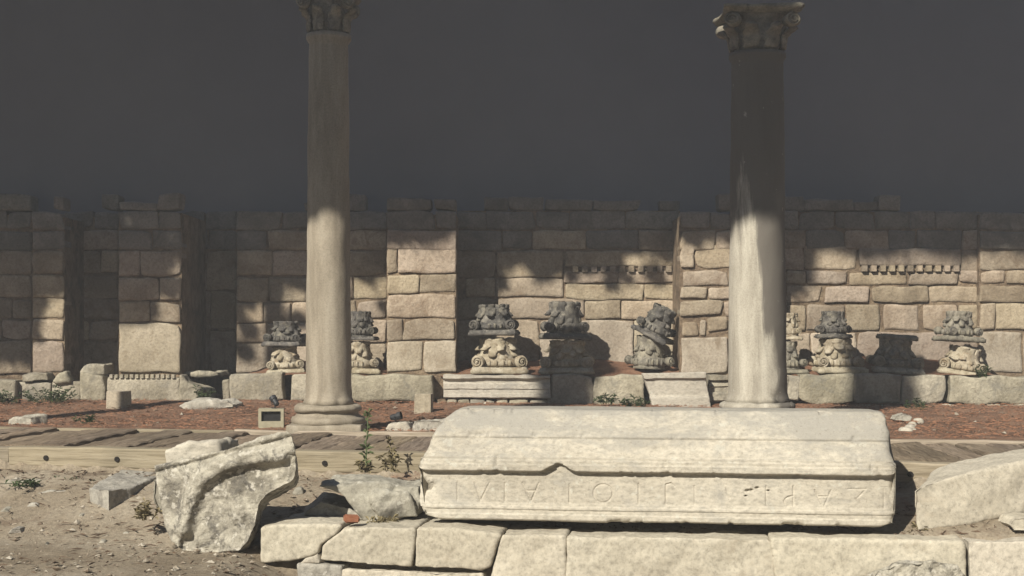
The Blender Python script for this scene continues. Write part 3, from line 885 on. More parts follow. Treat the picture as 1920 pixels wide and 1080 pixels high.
slab('slab', [(942,1004),(1060,1006),(1061,1090),(922,1090),(930,1045)], .8, 4)
slab('slab', [(1064,1007),(1440,1012),(1450,1022),(1456,1110),(1062,1110)], .8, 5)
slab('slab', [(1447,1012),(1580,1012),(1806,1016),(1816,1110),(1460,1110),(1454,1040)], .8, 6)
slab('slab', [(1812,1012),(1990,1015),(2060,1110),(1820,1110)], .9, 7)
slab('slab', [(556,1056),(640,1062),(640,1100),(560,1100)], .3, 8, 'rock')
slab('slab', [(622,1066),(905,1074),(918,1130),(620,1130)], .6, 9)
slab('slab', [(572,1046),(596,1038),(598,1056),(560,1058)], .2, 10)

# ------------------------------------------------------------------ the inscribed block
def inscribed_block():
    A = Vector(((785 - 960) * 10.05 / F, 10.05, -.335)); B = Vector((720 * 9.62 / F, 9.62, -.335))
    Lb = (B - A).length; ang = math.atan2(B.y - A.y, B.x - A.x)
    key = [(.035, -.0), (.01, .006), (0, .016), (0, .048), (.010, .052), (.010, .082), (.002, .086), (.002, .104), (.012, .108), (.013, .122), (.017, .128), (.017, .142),
           (.018, .338), (.010, .349), (-.026, .353), (-.034, .361), (-.034, .400), (-.022, .404), (-.022, .428), (-.012, .432), (-.012, .452), (.004, .456), (.008, .470),
           (.054, .578), (.048, .584), (.048, .598), (.056, .603), (.062, .616), (.080, .650), (.085, .652), (.090, .664), (.155, .738), (.161, .740), (.190, .764), (.205, .772), (.22, .774), (.45, .776), (.70, .77), (.74, .74), (.74, .02), (.70, 0), (.2, 0)]
    prof = []
    k = len(key)
    for i in range(k):
        (y0, z0), (y1, z1) = key[i], key[(i + 1) % k]
        L = math.hypot(y1 - y0, z1 - z0)
        st = .0035 if (.13 < z0 < .34 and y0 < .1) else (.005 if y0 < .25 else .05)
        n = max(1, int(L / st))
        prof += [(y0 + (y1 - y0) * j / n, z0 + (z1 - z0) * j / n) for j in range(n)]
    prof = np.array(prof); m = len(prof); nx = 720
    # tangent -> outward normal of the profile
    tg = np.roll(prof, -1, 0) - np.roll(prof, 1, 0); tg /= np.linalg.norm(tg, axis=1)[:, None] + 1e-9
    nrm = np.stack([-tg[:, 1], tg[:, 0]], 1)
    for _ in range(2): nrm = (np.roll(nrm, 1, 0) + nrm * 2 + np.roll(nrm, -1, 0)); nrm /= np.linalg.norm(nrm, axis=1)[:, None] + 1e-9
    z = prof[:, 1]
    xl = np.interp(z, [0, .03, .08, .15, .30, .36, .45, .52, .60, .66, .72, .776], [.11, .05, .02, .01, 0, .01, .03, .065, .09, .12, .16, .21])
    xr = np.interp(z, [0, .03, .10, .30, .36, .45, .6, .66, .75, .82], [-.05, -.01, 0, -.01, -.02, -.02, -.035, -.02, -.03, -.06]) + Lb
    u = np.linspace(0, 1, nx); 
    u = np.concatenate([u])
    X = xl[None, :] + (xr - xl)[None, :] * u[:, None]
    Yp = np.repeat(prof[None, :, 0], nx, 0); Zp = np.repeat(prof[None, :, 1], nx, 0)
    p = np.stack([X.ravel(), Yp.ravel(), Zp.ravel()], 1)
    N = np.repeat(nrm[None], nx, 0).reshape(-1, 2)
    front = p[:, 1] < .3
    # wear
    band = (p[:, 2] > .145) & (p[:, 2] < .335) & (p[:, 1] < .1)
    d = fbm(p, 1.6, 3, 2) * .004 + fbm(p * [.35, 1, 2], 9, 3, 5) * np.where(band, .0010, .0022) + fbm(p, 55, 2, 8) * np.where(band, .0004, .0011)
    # chips along arrises
    edge = np.zeros(len(p))
    for ez in (.012, .353, .40, .426, .45, .60, .765): edge = np.maximum(edge, np.exp(-((p[:, 2] - ez) / .018) ** 2) * front)
    ch = fbm(p * [1, .3, .3], 11, 3, 21)
    d -= edge * np.clip(ch - .5, 0, 1) * .03
    # worn ends
    ed = np.minimum(p[:, 0] - np.tile(xl, nx), np.tile(xr, nx) - p[:, 0])
    d -= .030 * np.exp(-ed / .022) * (1 + .5 * fbm(p, 8, 3, 31)) 
    p[:, 1] += N[:, 0] * d; p[:, 2] += N[:, 1] * d
    p[:, 0] += np.exp(-ed / .06) * fbm(p, 7, 3, 41) * .02
    # the bite out of the drip moulding
    xc = (1055 - 785) / 895 * Lb
    hump = .345 + .062 * np.exp(-((p[:, 0] - xc) / .085) ** 2) + .006 * fbm(p * [1, .2, .2], 20, 2, 77)
    inb = front & (p[:, 2] > .335) & (p[:, 2] < .45)
    k_ = smooth(.006, -.004, p[:, 2] - hump) * np.exp(-((p[:, 0] - xc) / .16) ** 6) * inb
    p[:, 1] = np.where(p[:, 1] < .018, p[:, 1] + (.018 - p[:, 1]) * k_, p[:, 1])
    # broken hollow at the left end of the band
    hol = np.exp(-((p[:, 0] - .06) / .05) ** 2 - ((p[:, 2] - .24) / .05) ** 2) * front
    p[:, 1] += hol * (.03 + .02 * fbm(p, 22, 3, 51))
    # letters cut into the band
    def bp(px, py):
        t_ = (px - 960) / F; s_ = Vector((B.x - A.x, B.y - A.y)) / Lb
        # A.x + s*x = t*(A.y + s.y*x)
        xx = (t_ * (A.y + .015) - A.x) / (s_.x - t_ * s_.y); yy = A.y + .015 + s_.y * xx
        return xx, EYE - (py - HZ) * yy / F - A.z
    S = [[(857,905),(857,938)], [(889,905),(900,939),(917,905)], [(946,905),(946,939)], [(979,905),(995,940),(1010,905)], [(987,920),(1004,920)], [(1067,908),(1067,942)],
         [(1197,907),(1197,944)], [(1248,909),(1248,945)], [(1302,911),(1302,946)], [(1249,908),(1258,906),(1264,912)], [(1352,898),(1360,912),(1363,926),(1368,934)],
         [(1436,912),(1436,950)], [(1487,912),(1487,953)], [(1527,919),(1543,953),(1558,919)], [(1534,931),(1551,931)], [(1589,917),(1624,917)], [(1620,921),(1606,935),(1619,953)], [(1657,914),(1657,955)], [(1651,914),(1663,914)]]
    S.append([(1130 + 18 * math.cos(a), 925 + 17 * math.sin(a)) for a in np.linspace(0, 2 * math.pi, 25)])
    S.append([(1487 - 17 * math.sin(a), 941 + 11 * math.cos(a)) for a in np.linspace(0, math.pi, 12)])
    bi = np.where((p[:, 2] > .13) & (p[:, 2] < .345) & (p[:, 1] < .1))[0]; q = p[bi][:, [0, 2]]
    dist = np.full(len(bi), 9.0)
    for st in S:
        w = [np.array(bp(*c)) for c in st]
        for a_, b_ in zip(w[:-1], w[1:]):
            ab = b_ - a_; t_ = np.clip(((q - a_) @ ab) / (ab @ ab + 1e-9), 0, 1)
            dist = np.minimum(dist, np.linalg.norm(q - a_ - t_[:, None] * ab, axis=1))
    wear = np.clip(.75 + .5 * fbm(p[bi], 3.0, 2, 61), .3, 1)
    p[bi, 1] += np.clip(1 - dist / .0072, 0, 1) * .013 * wear
    for px, py, rr in ((1401,920,.013),(1408,919,.012),(1419,915,.011),(1398,930,.008),(1440,920,.008)):
        c_ = np.array(bp(px, py)); dd = np.linalg.norm((q - c_) * [.8, 1.3], axis=1)
        p[bi, 1] += np.clip(1.3 - dd / rr, 0, 1) * .03
    i = np.arange(nx * m).reshape(nx, m)
    j = np.roll(i, -1, 1)
    f = np.stack([i[:-1], j[:-1], j[1:], i[1:]], -1).reshape(-1, 4).tolist()
    f.append(list(range(m))[::-1]); f.append(((nx - 1) * m + np.arange(m)).tolist())
    me = mesh_np('inscribed_block', p, f)
    bm = bmesh.new(); bm.from_mesh(me); bmesh.ops.recalc_face_normals(bm, faces=bm.faces); bm.to_mesh(me); bm.free()
    o = link('inscribed_block', me, M['marble'], None, A, True)
    o.rotation_euler = (0, 0, ang)
    tag(o, 'long pale marble block with mouldings and upside down inscription on the slabs', 'stone block')
inscribed_block()

# ------------------------------------------------------------------ foreground stones
def carved_stone():
    def D(px): return 10.12 - (px - 288) * .0011
    out = [(288,872),(345,858),(430,838),(538,806),(548,814),(553,850),(556,880),(550,898),(526,912),(500,926),(484,948),(478,985),(462,1015),(445,1030),(395,1034),(342,1033),(322,1012),(303,950)]
    pts = [P(x_, y_, D(x_)) for x_, y_ in out]
    org = P(400, 1034, D(400)); dv = Vector((-.045, .38, -.10))
    arc = [(342,990),(348,955),(362,920),(385,890),(420,868),(465,857),(520,852)]
    ax = np.array([[P(a, b, D(a)).x - org.x, P(a, b, D(a)).z - org.z] for a, b in arc])
    def post(c, n):
        fr = np.clip(-n[:, 1] * 1.4 - .3, 0, 1)
        q = c[:, [0, 2]]; dist = np.full(len(c), 9.0); side = np.zeros(len(c))
        for a_, b_ in zip(ax[:-1], ax[1:]):
            ab = b_ - a_; t_ = np.clip(((q - a_) @ ab) / (ab @ ab), 0, 1)
            dd = np.linalg.norm(q - a_ - t_[:, None] * ab, axis=1)
            sg = ab[0] * (q[:, 1] - a_[1]) - ab[1] * (q[:, 0] - a_[0])
            side = np.where(dd < dist, sg, side); dist = np.minimum(dist, dd)
        inner = side < 0
        rel = -.042 * np.exp(-(dist / .058) ** 4)                    # raised rib
        rel += np.where(inner, .044 * smooth(.04, .11, dist), .008)    # hollow inside the arch
        rel += np.where(inner, fbm(c, 12, 3, 71) * .014, 0)
        c = c.copy(); c[:, 1] += rel * fr
        # narrow fillet along the top edge
        topl = ax[0] * 0
        e0 = np.array([pts[0].x - org.x, pts[0].z - org.z]); e1 = np.array([pts[3].x - org.x, pts[3].z - org.z])
        ab = e1 - e0; L = np.linalg.norm(ab); h = (ab[0] * (q[:, 1] - e0[1]) - ab[1] * (q[:, 0] - e0[0])) / L
        c[:, 1] += fr * (.018 * np.exp(-((h + .055) / .012) ** 2) - .010 * smooth(-.05, -.03, h))
        return c
    o = solid('carved_stone', [(pts, dv)], .0105, M['lichen'], org, disp=((2.5, .016, 3), (11, .008, 3), (40, .0025, 2)), smooth_it=2, post=post, seed=3)
    tag(o, 'big lichen spotted stone with a carved arch rib, tipped on its edge', 'stone block')
carved_stone()

def boulder(name, pts, ex, label, mat='rock', vx=.014, cat='stone', disp=((3, .03, 3), (12, .009, 3)), seed=0, group=None, extra=(), sm=1):
    org = sum(pts, Vector()) / len(pts)
    o = solid(name, [(pts, ex)] + list(extra), vx, M[mat], org, disp=disp, smooth_it=sm, seed=seed)
    return tag(o, label, cat, group)
def Q(l, D): return [P(a, b, D) for a, b in l]
# long stone lying towards the boardwalk, left of the carved one
sb = [P(167, 916, 11.12), P(203, 915, 10.92), P(246, 914, 11.15), P(320, 884, 11.80), P(226, 879, 11.84)]
boulder('stone_beam', sb, (0, 0, -.27), 'squared stone slab lying on the dirt left of the carved stone', 'rock', .013, seed=8, disp=((3, .016, 3), (12, .007, 3)), sm=1)
boulder('stone_block', Q([(310,846),(340,835),(410,828),(412,870),(312,870)], 10.75), (.1, .3, 0), 'pale block showing behind the top of the carved stone', 'marble', .016, seed=9)
boulder('small_stone', Q([(282,898),(300,893),(305,968),(286,962)], 10.5), (.12, .2, 0), 'pale stone wedged behind the carved stone, seen at its left edge', 'rock', .016, seed=10)
boulder('fallen_block', Q([(594,908),(640,908),(720,910),(785,912),(788,940),(782,966),(740,977),(690,976),(668,955),(640,930),(625,922),(600,915)], 10.25), (.06, .50, .0),
        'broken grey block between the carved stone and the inscribed block', 'rock', .013, seed=12, disp=((3, .035, 3), (12, .012, 3)), extra=[(Q([(700,925),(765,922),(785,970),(715,978)], 10.2), (0, .2, 0))])
boulder('fallen_slab', Q([(600,935),(655,950),(690,972),(640,978),(560,968)], 10.32), (.0, .3, .0), 'low dark stone in the shadow under the broken grey block', 'rock', .016, seed=13)
o = MB().box(-.052, -.03, 0, .052, .06, .052).build('brick_piece', M['brick'], None, P(659, 980, 9.93)); o.rotation_euler = (0, .06, .25)
bm = bmesh.new(); bm.from_mesh(o.data); bmesh.ops.bevel(bm, geom=bm.edges[:], offset=.009, segments=2, affect='EDGES'); bm.to_mesh(o.data); bm.free()
tag(o, 'small piece of red brick lying on the slabs', 'brick')
# right hand leaning slab
def rD(px): return 9.75 + (px - 1700) * .0006
rp = [(1712,920),(1722,912),(1750,903),(1790,893),(1834,883),(1920,866),(2060,843),(2060,935),(1990,952),(1925,962),(1842,978),(1775,990),(1722,997),(1714,980)]
boulder('leaning_slab', [P(a, b, rD(a)) for a, b in rp], (.30, .62, .05), 'long pale slab sloping up to the right beside the inscribed block', 'slab', .014, 'stone block', seed=15, disp=((2, .02, 3), (10, .006, 3)))
boulder('small_boulder', Q([(1892,985),(1900,971),(1925,966),(1960,972),(1965,997),(1900,998)], 9.6), (0, .25, 0), 'round pale stone under the raised end of the leaning slab', 'slab', .014, seed=16)
boulder('rough_rock', Q([(1622,1092),(1645,1070),(1690,1056),(1750,1050),(1795,1060),(1818,1082),(1822,1120),(1615,1120)], 9.33), (0, .10, -.02), 'rough lichen covered rock at the bottom edge in front of the slabs', 'lichen', .012, seed=17, disp=((5, .03, 3), (16, .014, 3)))

# stones on the terrace
def onground(px, py, D0=8.0):
    """depth where the ray through a pixel meets the ground"""
    D = D0
    while D < 19:
        if EYE - (py - HZ) * D / F <= Hs((px - 960) * D / F, D): return D
        D += .02
    return D
def stele(x0, y0, x1, y1, label, thick=.12):
    D = onground((x0 + x1) / 2, y1, 14)
    boulder('stele', Q([(x0,y1+3),(x0+1,y0),(x1,y0+1),(x1,y1+3)], D), (.02, thick, .0), label, 'wall_pale', .008, seed=int(x0), disp=((3, .006, 3),), sm=0)
stele(198, 733, 232, 766, 'small square upright stone in front of the dentil block', .26)
stele(776, 738, 808, 775, 'small square upright stone between the left column and moulded ledge block', .14)
boulder('flat_stone', Q([(332,762),(345,754),(372,751),(425,748),(440,757),(438,768),(390,766),(345,770)], onground(385, 768, 14)), (.05, .3, 0), 'flat pale stone lying on the needles left of the light box', 'rock', .016, seed=21)
boulder('kerb_stone', Q([(16,788),(24,782),(58,780),(60,798),(16,800)], 15.1), (.1, .22, 0), 'squared pale stone behind the boardwalk at the left edge', 'rock', .016, seed=22)
boulder('broken_stone', Q([(720,812),(730,795),(762,793),(768,805),(766,813)], 14.3), (.05, .2, 0), 'pale broken stone behind the boardwalk, holding the small floodlight', 'marble', .013, seed=23)
boulder('broken_stone', Q([(770,813),(775,788),(800,786),(832,788),(836,812)], 14.25), (.1, .25, 0), 'grey white broken stone behind the boardwalk beside the inscribed block', 'rock', .013, seed=24)
boulder('ledge_stone', Q([(42,716),(42,702),(88,700),(90,713)], 18.25), (0, .25, 0), 'small pale flat stone on the ledge at the far left', 'ledge', .016, seed=25)
boulder('ledge_stone', Q([(101,717),(112,700),(124,698),(130,716)], 18.25), (0, .2, 0), 'small pale pointed stone on the ledge at the far left', 'ledge', .016, seed=26)
boulder('ledge_stone', Q([(152,702),(160,688),(195,684),(196,702)], 18.3), (0, .4, 0), 'dim squared stone on the ledge left of the dentil block', 'ledge', .016, seed=27)
boulder('ledge_stone', Q([(84,697),(100,668),(112,664),(125,697)], 18.6), (0, .3, 0), 'dim peaked stone standing in the dappled far left bay', 'ledge', .016, seed=28)
boulder('niche_slab', Q([(336,706),(338,700),(408,697),(412,706)], 18.6), (0, .6, 0), 'shaded slab lying across the dark niche', 'ledge', .016, seed=29)
boulder('small_stone', Q([(1672,790),(1680,778),(1700,773),(1712,782),(1708,792)], onground(1690, 792, 13.5)), (0, .2, 0), 'pale rounded stone behind the right end of the inscribed block', 'rock', .014, seed=31)
boulder('leaning_moulding', Q([(1206,702),(1322,700),(1326,722),(1331,745),(1334,772),(1228,773),(1216,735)], 18.0), (0, .12, 0), 'pale moulded marble slab leaning on the ledge below the tilted capital', 'marble', .013, 'stone block', seed=33, disp=((3, .008, 3),), sm=1,
        extra=[(Q([(1204,700),(1324,698),(1325,709),(1208,711)], 17.96), (0, .18, 0)), (Q([(1219,745),(1331,745),(1334,775),(1227,775)], 17.93), (0, .2, 0))])
PB = ['second highest cream pebble of the small heap right of the inscribed block', 'lowest and largest cream pebble of the small heap behind the boardwalk', 'cream pebble in the middle of the small heap behind the boardwalk', 'topmost cream pebble of the small heap right of the inscribed block', 'rightmost low pebble of the small heap behind the boardwalk']
for i, (a, b, s_) in enumerate(((1712,798,7),(1700,812,8),(1706,805,6),(1722,792,6),(1716,808,5))):
    D = onground(a, b, 13)
    boulder('pebble', Q([(a-s_,b+2),(a-s_*.6,b-s_*.7),(a+s_*.6,b-s_*.8),(a+s_,b+2)], D), (0, .08, 0), PB[i], 'marble', .014, seed=40 + i, group='pebble heap behind the boardwalk')
for i, (a, b, w, h, lab) in enumerate(((150,972,9,9,'small pale stone beside the end of the stone beam'),(28,1000,16,12,'pale stone at the left edge of the dirt foreground'),
        (8,962,12,8,'flat pale stone at the far left of the dirt'),(62,950,12,5,'thin pale stone on the dirt near the left edge'),(85,1023,7,8,'small light stone low on the left dirt'),
        (440,1020,12,10,'grey chip under the tipped corner of the carved stone'),(545,1045,10,8,'small stone beside the left end of the slabs'),(190,1020,8,6,'small white stone on the dirt below the stone beam'),
        (235,1003,9,6,'grey stone on the dirt left of the carved stone'),(345,905,1,1,''),(610,870,1,1,''),(560,925,9,10,'small white stone in the gap behind the slabs'),(45,905,40,5,'long thin pale stone sunk in the dirt below the beam'),(110,925,42,6,'sunken pale slab edge in the dirt left of the stone beam'))):
    if w < 3: continue
    D = onground(a, b)
    boulder('loose_stone', Q([(a-w,b+3),(a-w*.7,b-h*.5),(a-w*.1,b-h),(a+w*.6,b-h*.8),(a+w,b+3)], D), (0, min(.1, w * .008), 0), lab, 'rock', .010, seed=60 + i, disp=((9, .014, 3),))

# ------------------------------------------------------------------ loose gravel and needle clumps
def gravel(name, n, sampler, smin, smax, mat, label, seed):
    rg = np.random.default_rng(seed)
    base = np.array([(1,0,0),(-1,0,0),(0,1,0),(0,-1,0),(0,0,1),(0,0,-1)], float)
    tri = np.array([(0,2,4),(2,1,4),(1,3,4),(3,0,4),(2,0,5),(1,2,5),(3,1,5),(0,3,5)])
    xy = sampler(rg, n); n = len(xy)
    s_ = smin * (smax / smin) ** (rg.random(n) ** 4.6)
    V = base[None] * s_[:, None, None] * (rg.uniform(.55, 1.25, (n, 6, 1))) * np.array([1.1, 1.1, .6])
    a = rg.uniform(0, 6.28, n); c_, si = np.cos(a), np.sin(a)
    x_ = V[:, :, 0] * c_[:, None] - V[:, :, 1] * si[:, None]; y_ = V[:, :, 0] * si[:, None] + V[:, :, 1] * c_[:, None]
    V = np.stack([x_, y_, V[:, :, 2]], -1) + rg.normal(0, .12, (n, 6, 3)) * s_[:, None, None]
    V[:, :, 0] += xy[:, :1]; V[:, :, 1] += xy[:, 1:]; V[:, :, 2] += (H(xy[:, 0], xy[:, 1]) + s_ * .1)[:, None]
    f = (tri[None] + (np.arange(n) * 6)[:, None, None]).reshape(-1, 3)
    o = link(name, mesh_np(name, V.reshape(-1, 3), f), M[mat]); tag(o, label, name.replace('_', ' '), kind='stuff')
def samp_front(rg, n):
    x = rg.uniform(-5.2, 4.2, n); y = rg.uniform(8.2, 12.4, n)
    k = (y < fx(x) - .1)
    return np.stack([x[k], y[k]], 1)
gravel('gravel', 15000, samp_front, .003, .034, 'gravel', 'loose gravel and chips scattered over the dirt foreground', 3)
def litter(name, n, sampler, mat, label, seed):
    rg = np.random.default_rng(seed); xy = sampler(rg, n); n = len(xy)
    a = rg.uniform(0, 6.28, n); L = .012 + .055 * rg.random(n) ** 2.2; w = .0025 + .004 * rg.random(n)
    d = np.stack([np.cos(a), np.sin(a), rg.uniform(-.12, .22, n)], 1); sd = np.stack([-np.sin(a), np.cos(a), np.zeros(n)], 1)
    c = np.stack([xy[:, 0], xy[:, 1], H(xy[:, 0], xy[:, 1]) + .012 + .008 * rg.random(n)], 1)
    up = np.array([0, 0, 1.0]) * w[:, None]
    q = [c - d * L[:, None] - sd * w[:, None], c - d * L[:, None] + sd * w[:, None], c + d * L[:, None], c - d * L[:, None] * .2 + up * 1.6]
    V = np.stack(q, 1).reshape(-1, 3); k = (np.arange(n) * 4)[:, None]
    f = np.concatenate([k + [0, 1, 2], k + [0, 2, 3], k + [2, 1, 3], k + [1, 0, 3]])
    o = link(name, mesh_np(name, V, f), M[mat]); tag(o, label, name.replace('_', ' '), kind='stuff')
def samp_litter(rg, n):
    # gathers in patches and against the stones and the beam
    x = rg.uniform(-5.2, 4.2, n); y = rg.uniform(8.4, 12.4, n); s_ = fx(x) - y
    pr = np.clip(.12 + .9 * np.clip(fbm(np.stack([x, y, x * 0], 1), 1.7, 3, 15), 0, 1) + .5 * np.exp(-s_ / .25), 0, 1)
    k = (s_ > .05) & (rg.random(n) < pr); return np.stack([x[k], y[k]], 1)
def samp_back(rg, n):
    x = rg.uniform(-7.5, 7.5, n); y = rg.uniform(13, 18.2, n); k = y > bx(x) + .1
    return np.stack([x[k], y[k]], 1)
litter('twig_litter', 9000, samp_litter, 'bark', 'dry brown twigs and needles strewn over the dirt foreground', 21)
gravel('stone_chips', 1100, samp_back, .006, .04, 'gravel', 'small pale stone chips scattered over the needle litter', 5)
gravel('pine_cones', 1600, samp_back, .010, .045, 'bark', 'dark pine cones and bark bits scattered over the needle litter', 6)

# ------------------------------------------------------------------ light box, floodlights
bxo = P(508, 803, onground(508, 804, 13.5))
t = thing('light_box', (bxo.x, bxo.y, Hs(bxo.x, bxo.y)), 'pale concrete box with a dark recessed panel, left of the left column', 'light box', rot=(0, 0, .12))
S_ = bxo.y / F
w, h = 47 * S_, 37 * S_
m = MB()
def shell(m, w, h, d, wall_, zb):
    m.box(-w/2, 0, 0, w/2, d, zb); m.box(-w/2, 0, h - wall_*.8, w/2, d, h); m.box(-w/2, 0, zb, -w/2 + wall_, d, h - wall_*.8); m.box(w/2 - wall_, 0, zb, w/2, d, h - wall_*.8)
    m.box(-w/2 + wall_, .06, zb, w/2 - wall_, d, h - wall_*.8)
shell(m, w, h, .24, 5.5 * S_, 14 * S_)
m.build('housing', M['concrete'], t)
MB().box(-w/2 + 5.6*S_, .035, 14.1*S_, w/2 - 5.6*S_, .058, h - 4.6*S_).build('panel', M['darkpanel'], t)
def floodlight(loc, yaw, pitch, sc_, label):
    t = thing('floodlight', loc, label, 'floodlight', rot=(0, 0, yaw))
    MB().tube([(0, 0, 0), (0, 0, .07 * sc_)], .012 * sc_, 8).box(-.04*sc_, -.04*sc_, 0, .04*sc_, .04*sc_, .008).build('stand', M['metal'], t)
    m = MB(); 
    m.lathe([(.028*sc_, -.09*sc_), (.045*sc_, -.07*sc_), (.048*sc_, .02*sc_), (.062*sc_, .03*sc_), (.062*sc_, .09*sc_), (.054*sc_, .09*sc_), (.05*sc_, .07*sc_)], 18)
    hd = m.build('lamp_head', M['metal'], t, (0, 0, .12 * sc_)); hd.rotation_euler = (pitch, 0, 0)
    MB().tube([(0, 0, .072*sc_), (0, 0, .074*sc_)], .05*sc_, 16).build('lens', M['darkpanel'], hd)
    for sx in (-1, 1):
        MB().tube([(0, 0, .06*sc_), (sx*.068*sc_, 0, .07*sc_), (sx*.068*sc_, 0, .13*sc_)], .007*sc_, 6).build('bracket', M['metal'], t)
floodlight(bxo + Vector((.02, .12, h + (Hs(bxo.x, bxo.y) - bxo.z))), .9, -.75, .62, 'small dark floodlight mounted on the pale light box')
f2 = P(742, 796, 14.42); floodlight((f2.x, f2.y, Hs(f2.x, f2.y) + .05), 1.3, 1.35, .66, 'small dark floodlight lying low behind the boardwalk, near the upright stone')

# ------------------------------------------------------------------ weeds
def leafblade(m, base, tip, w, droop=0.0, up=Vector((0, 0, 1))):
    base = Vector(base); tip = Vector(tip); d = tip - base
    s_ = d.cross(up); 
    if s_.length < 1e-5: s_ = Vector((1, 0, 0))
    s_.normalize(); mid = base + d * .5 + up * (d.length * .12) ; tip = tip - up * droop
    n = len(m.v)
    m.v += [tuple(base), tuple(mid + s_ * w / 2), tuple(mid - s_ * w / 2), tuple(tip)]
    m.f += [[n, n+1, n+3], [n, n+3, n+2]]
def weed(px, py, D, hgt, label, mat='leaf', n=40, seed=0, lean=.05):
    rr = random.Random(seed); p = P(px, py, D)
    t = thing('weed', p, label, 'weed'); m = MB(); pts = []
    for i in range(9):
        u = i / 8; pts.append((lean * u * u * hgt + rr.uniform(-.006, .006), rr.uniform(-.006, .006), hgt * u))
    m.tube(pts, [.008 * (1 - .7 * i / 8) for i in range(9)], 6); m.build('stem', M[mat], t)
    m = MB()
    for i in range(n):
        u = rr.uniform(.0, 1.0) ** .8; z = hgt * u; a = rr.uniform(0, 6.28)
        b = Vector((lean * u * u * hgt, 0, z)); L = rr.uniform(.04, .085) * (1 - .45 * u)
        leafblade(m, b, b + Vector((math.cos(a) * L, math.sin(a) * L, rr.uniform(.0, .07))), .010, .02)
    m.build('leaves', M[mat], t)
def bush(px, py, D, w, h, n, label, mat='leaf', seed=0, z=None):
    rr = random.Random(seed); p = P(px, py, D)
    if z is not None: p.z = z
    t = thing('weed_clump', p, label, 'weeds'); ms = MB(); ml = MB()
    for i in range(max(5, n // 14)):
        a = rr.uniform(0, 6.28); q = rr.random() ** .5; tip = Vector((math.cos(a) * w * .5 * q, math.sin(a) * w * .3 * q, h * rr.uniform(.5, 1) * (1.1 - .5 * q)))
        base = Vector((tip.x * .45, tip.y * .45, 0)); ms.tube([base, (base + tip) / 2 + Vector((0, 0, .01)), tip], [.004, .003, .0015], 5)
        for k in range(14):
            u = rr.uniform(.15, 1); b = base.lerp(tip, u); a2 = rr.uniform(0, 6.28); L = rr.uniform(.03, .07)
            leafblade(ml, b, b + Vector((math.cos(a2) * L, math.sin(a2) * L, rr.uniform(-.01, .05))), rr.uniform(.014, .026), .01)
    ms.build('stems', M[mat], t); ml.build('leaves', M[mat], t)
weed(686, 886, 10.95, .47, 'tall green weed growing in front of the boardwalk beam', 'weed_pale', 60, 1, .04)
bush(686, 886, 10.93, .16, .10, 60, 'dry leaf tuft at the foot of the tall weed', 'dryleaf', 4)
weed(738, 884, 10.95, .26, 'short dry weed right of the tall green one', 'dryleaf', 40, 2, -.2)
bush(733, 884, 10.97, .24, .20, 56, 'sparse dry weed tuft against the boardwalk beam', 'dryleaf', 5)
bush(92, 755, 17.6, .80, .26, 320, 'low green weeds in front of the ledge at the far left', 'leaf', 6)
bush(8, 757, 17.6, .42, .20, 140, 'dark green weeds at the left edge in front of the ledge', 'leaf', 7)
bush(380, 750, 17.7, .28, .22, 110, 'small green plant beside the sloping ledge block', 'leaf', 8)
bush(1140, 758, 17.75, .36, .17, 150, 'green weeds at the ledge foot right of the column shadow', 'leaf', 9)
bush(1190, 764, 17.6, .42, .17, 170, 'green weeds beside the leaning moulded slab', 'leaf', 10)
bush(1716, 776, 17.5, .30, .24, 150, 'green weed at the ledge foot behind the right end of the block', 'leaf', 11)
bush(1842, 712, 18.25, .20, .26, 90, 'small plant on the ledge beside the rightmost capital', 'leaf', 12)
bush(168, 794, 15.2, .35, .09, 70, 'thin grass at the back edge of the boardwalk', 'leaf', 13)
bush(88, 903, 11.55, 1.1, .05, 160, 'thin grass in the dirt below the boardwalk beam', 'leaf', 14, z=-.25)
bush(272, 975, 10.4, .3, .14, 120, 'dry brown weeds beside the carved stone', 'dryleaf', 15)
bush(1722, 1000, 9.85, .22, .06, 90, 'dry grass at the foot of the leaning slab', 'dryleaf', 16)
bush(740, 985, 10.1, .4, .05, 80, 'dry grass under the broken grey block', 'dryleaf', 17)

# ------------------------------------------------------------------ unseen pines out of view: crowns shaped to darken the upper wall
YR = DR
def sunpt(X, Z, y):
    """place at depth y whose shadow falls at (X, Z) on the wall plane"""
    return Vector((X - .62 * (YR - y), y, Z + .84 * (YR - y)))
def pxs(px, py): q = P(px, py, YR); return q.x, q.z
TH = [(-700,655),(120,660),(121,750),(180,750),(181,660),(281,640),(282,706),(400,706),(401,640),(450,610),(500,560),(560,545),(650,535),(784,525),
      (785,568),(922,565),(923,488),(960,495),(1010,508),(1060,495),(1120,508),(1160,515),(1200,498),(1262,490),(1334,488),(1335,562),(1500,562),
      (1501,485),(1700,490),(1896,492),(2700,500)]
def thr(px): return float(np.interp(px, [a for a, _ in TH], [b for _, b in TH]))
clumps = []     # (X, Z, r, dens)
rr = random.Random(12)
for _ in range(6500):
    px = rr.uniform(-160, 2080); py = rr.uniform(-330, 660)
    rp = rr.uniform(26, 48) if py > 330 else rr.uniform(44, 66)
    T = thr(px)
    if py + rp * .75 > T: continue
    if px < 500 and py > 430: continue
    X, Z = pxs(px, py); clumps.append((X, Z, rp * DR / F, 1))
for _ in range(1250):
    px = rr.uniform(-140, 500); py = rr.uniform(420, 735); rp = rr.uniform(9, 20)
    if py + rp > thr(px) + 12: continue
    if 282 < px < 400 and py > 665 and rr.random() < .45: continue
    X, Z = pxs(px, py); clumps.append((X, Z, rp * DR / F, 1))
for _ in range(210):
    px = rr.uniform(-140, 490); py = rr.uniform(380, 560 if px < 410 else 520); rp = rr.uniform(22, 34)
    X, Z = pxs(px, py); clumps.append((X, Z, rp * DR / F, 1))
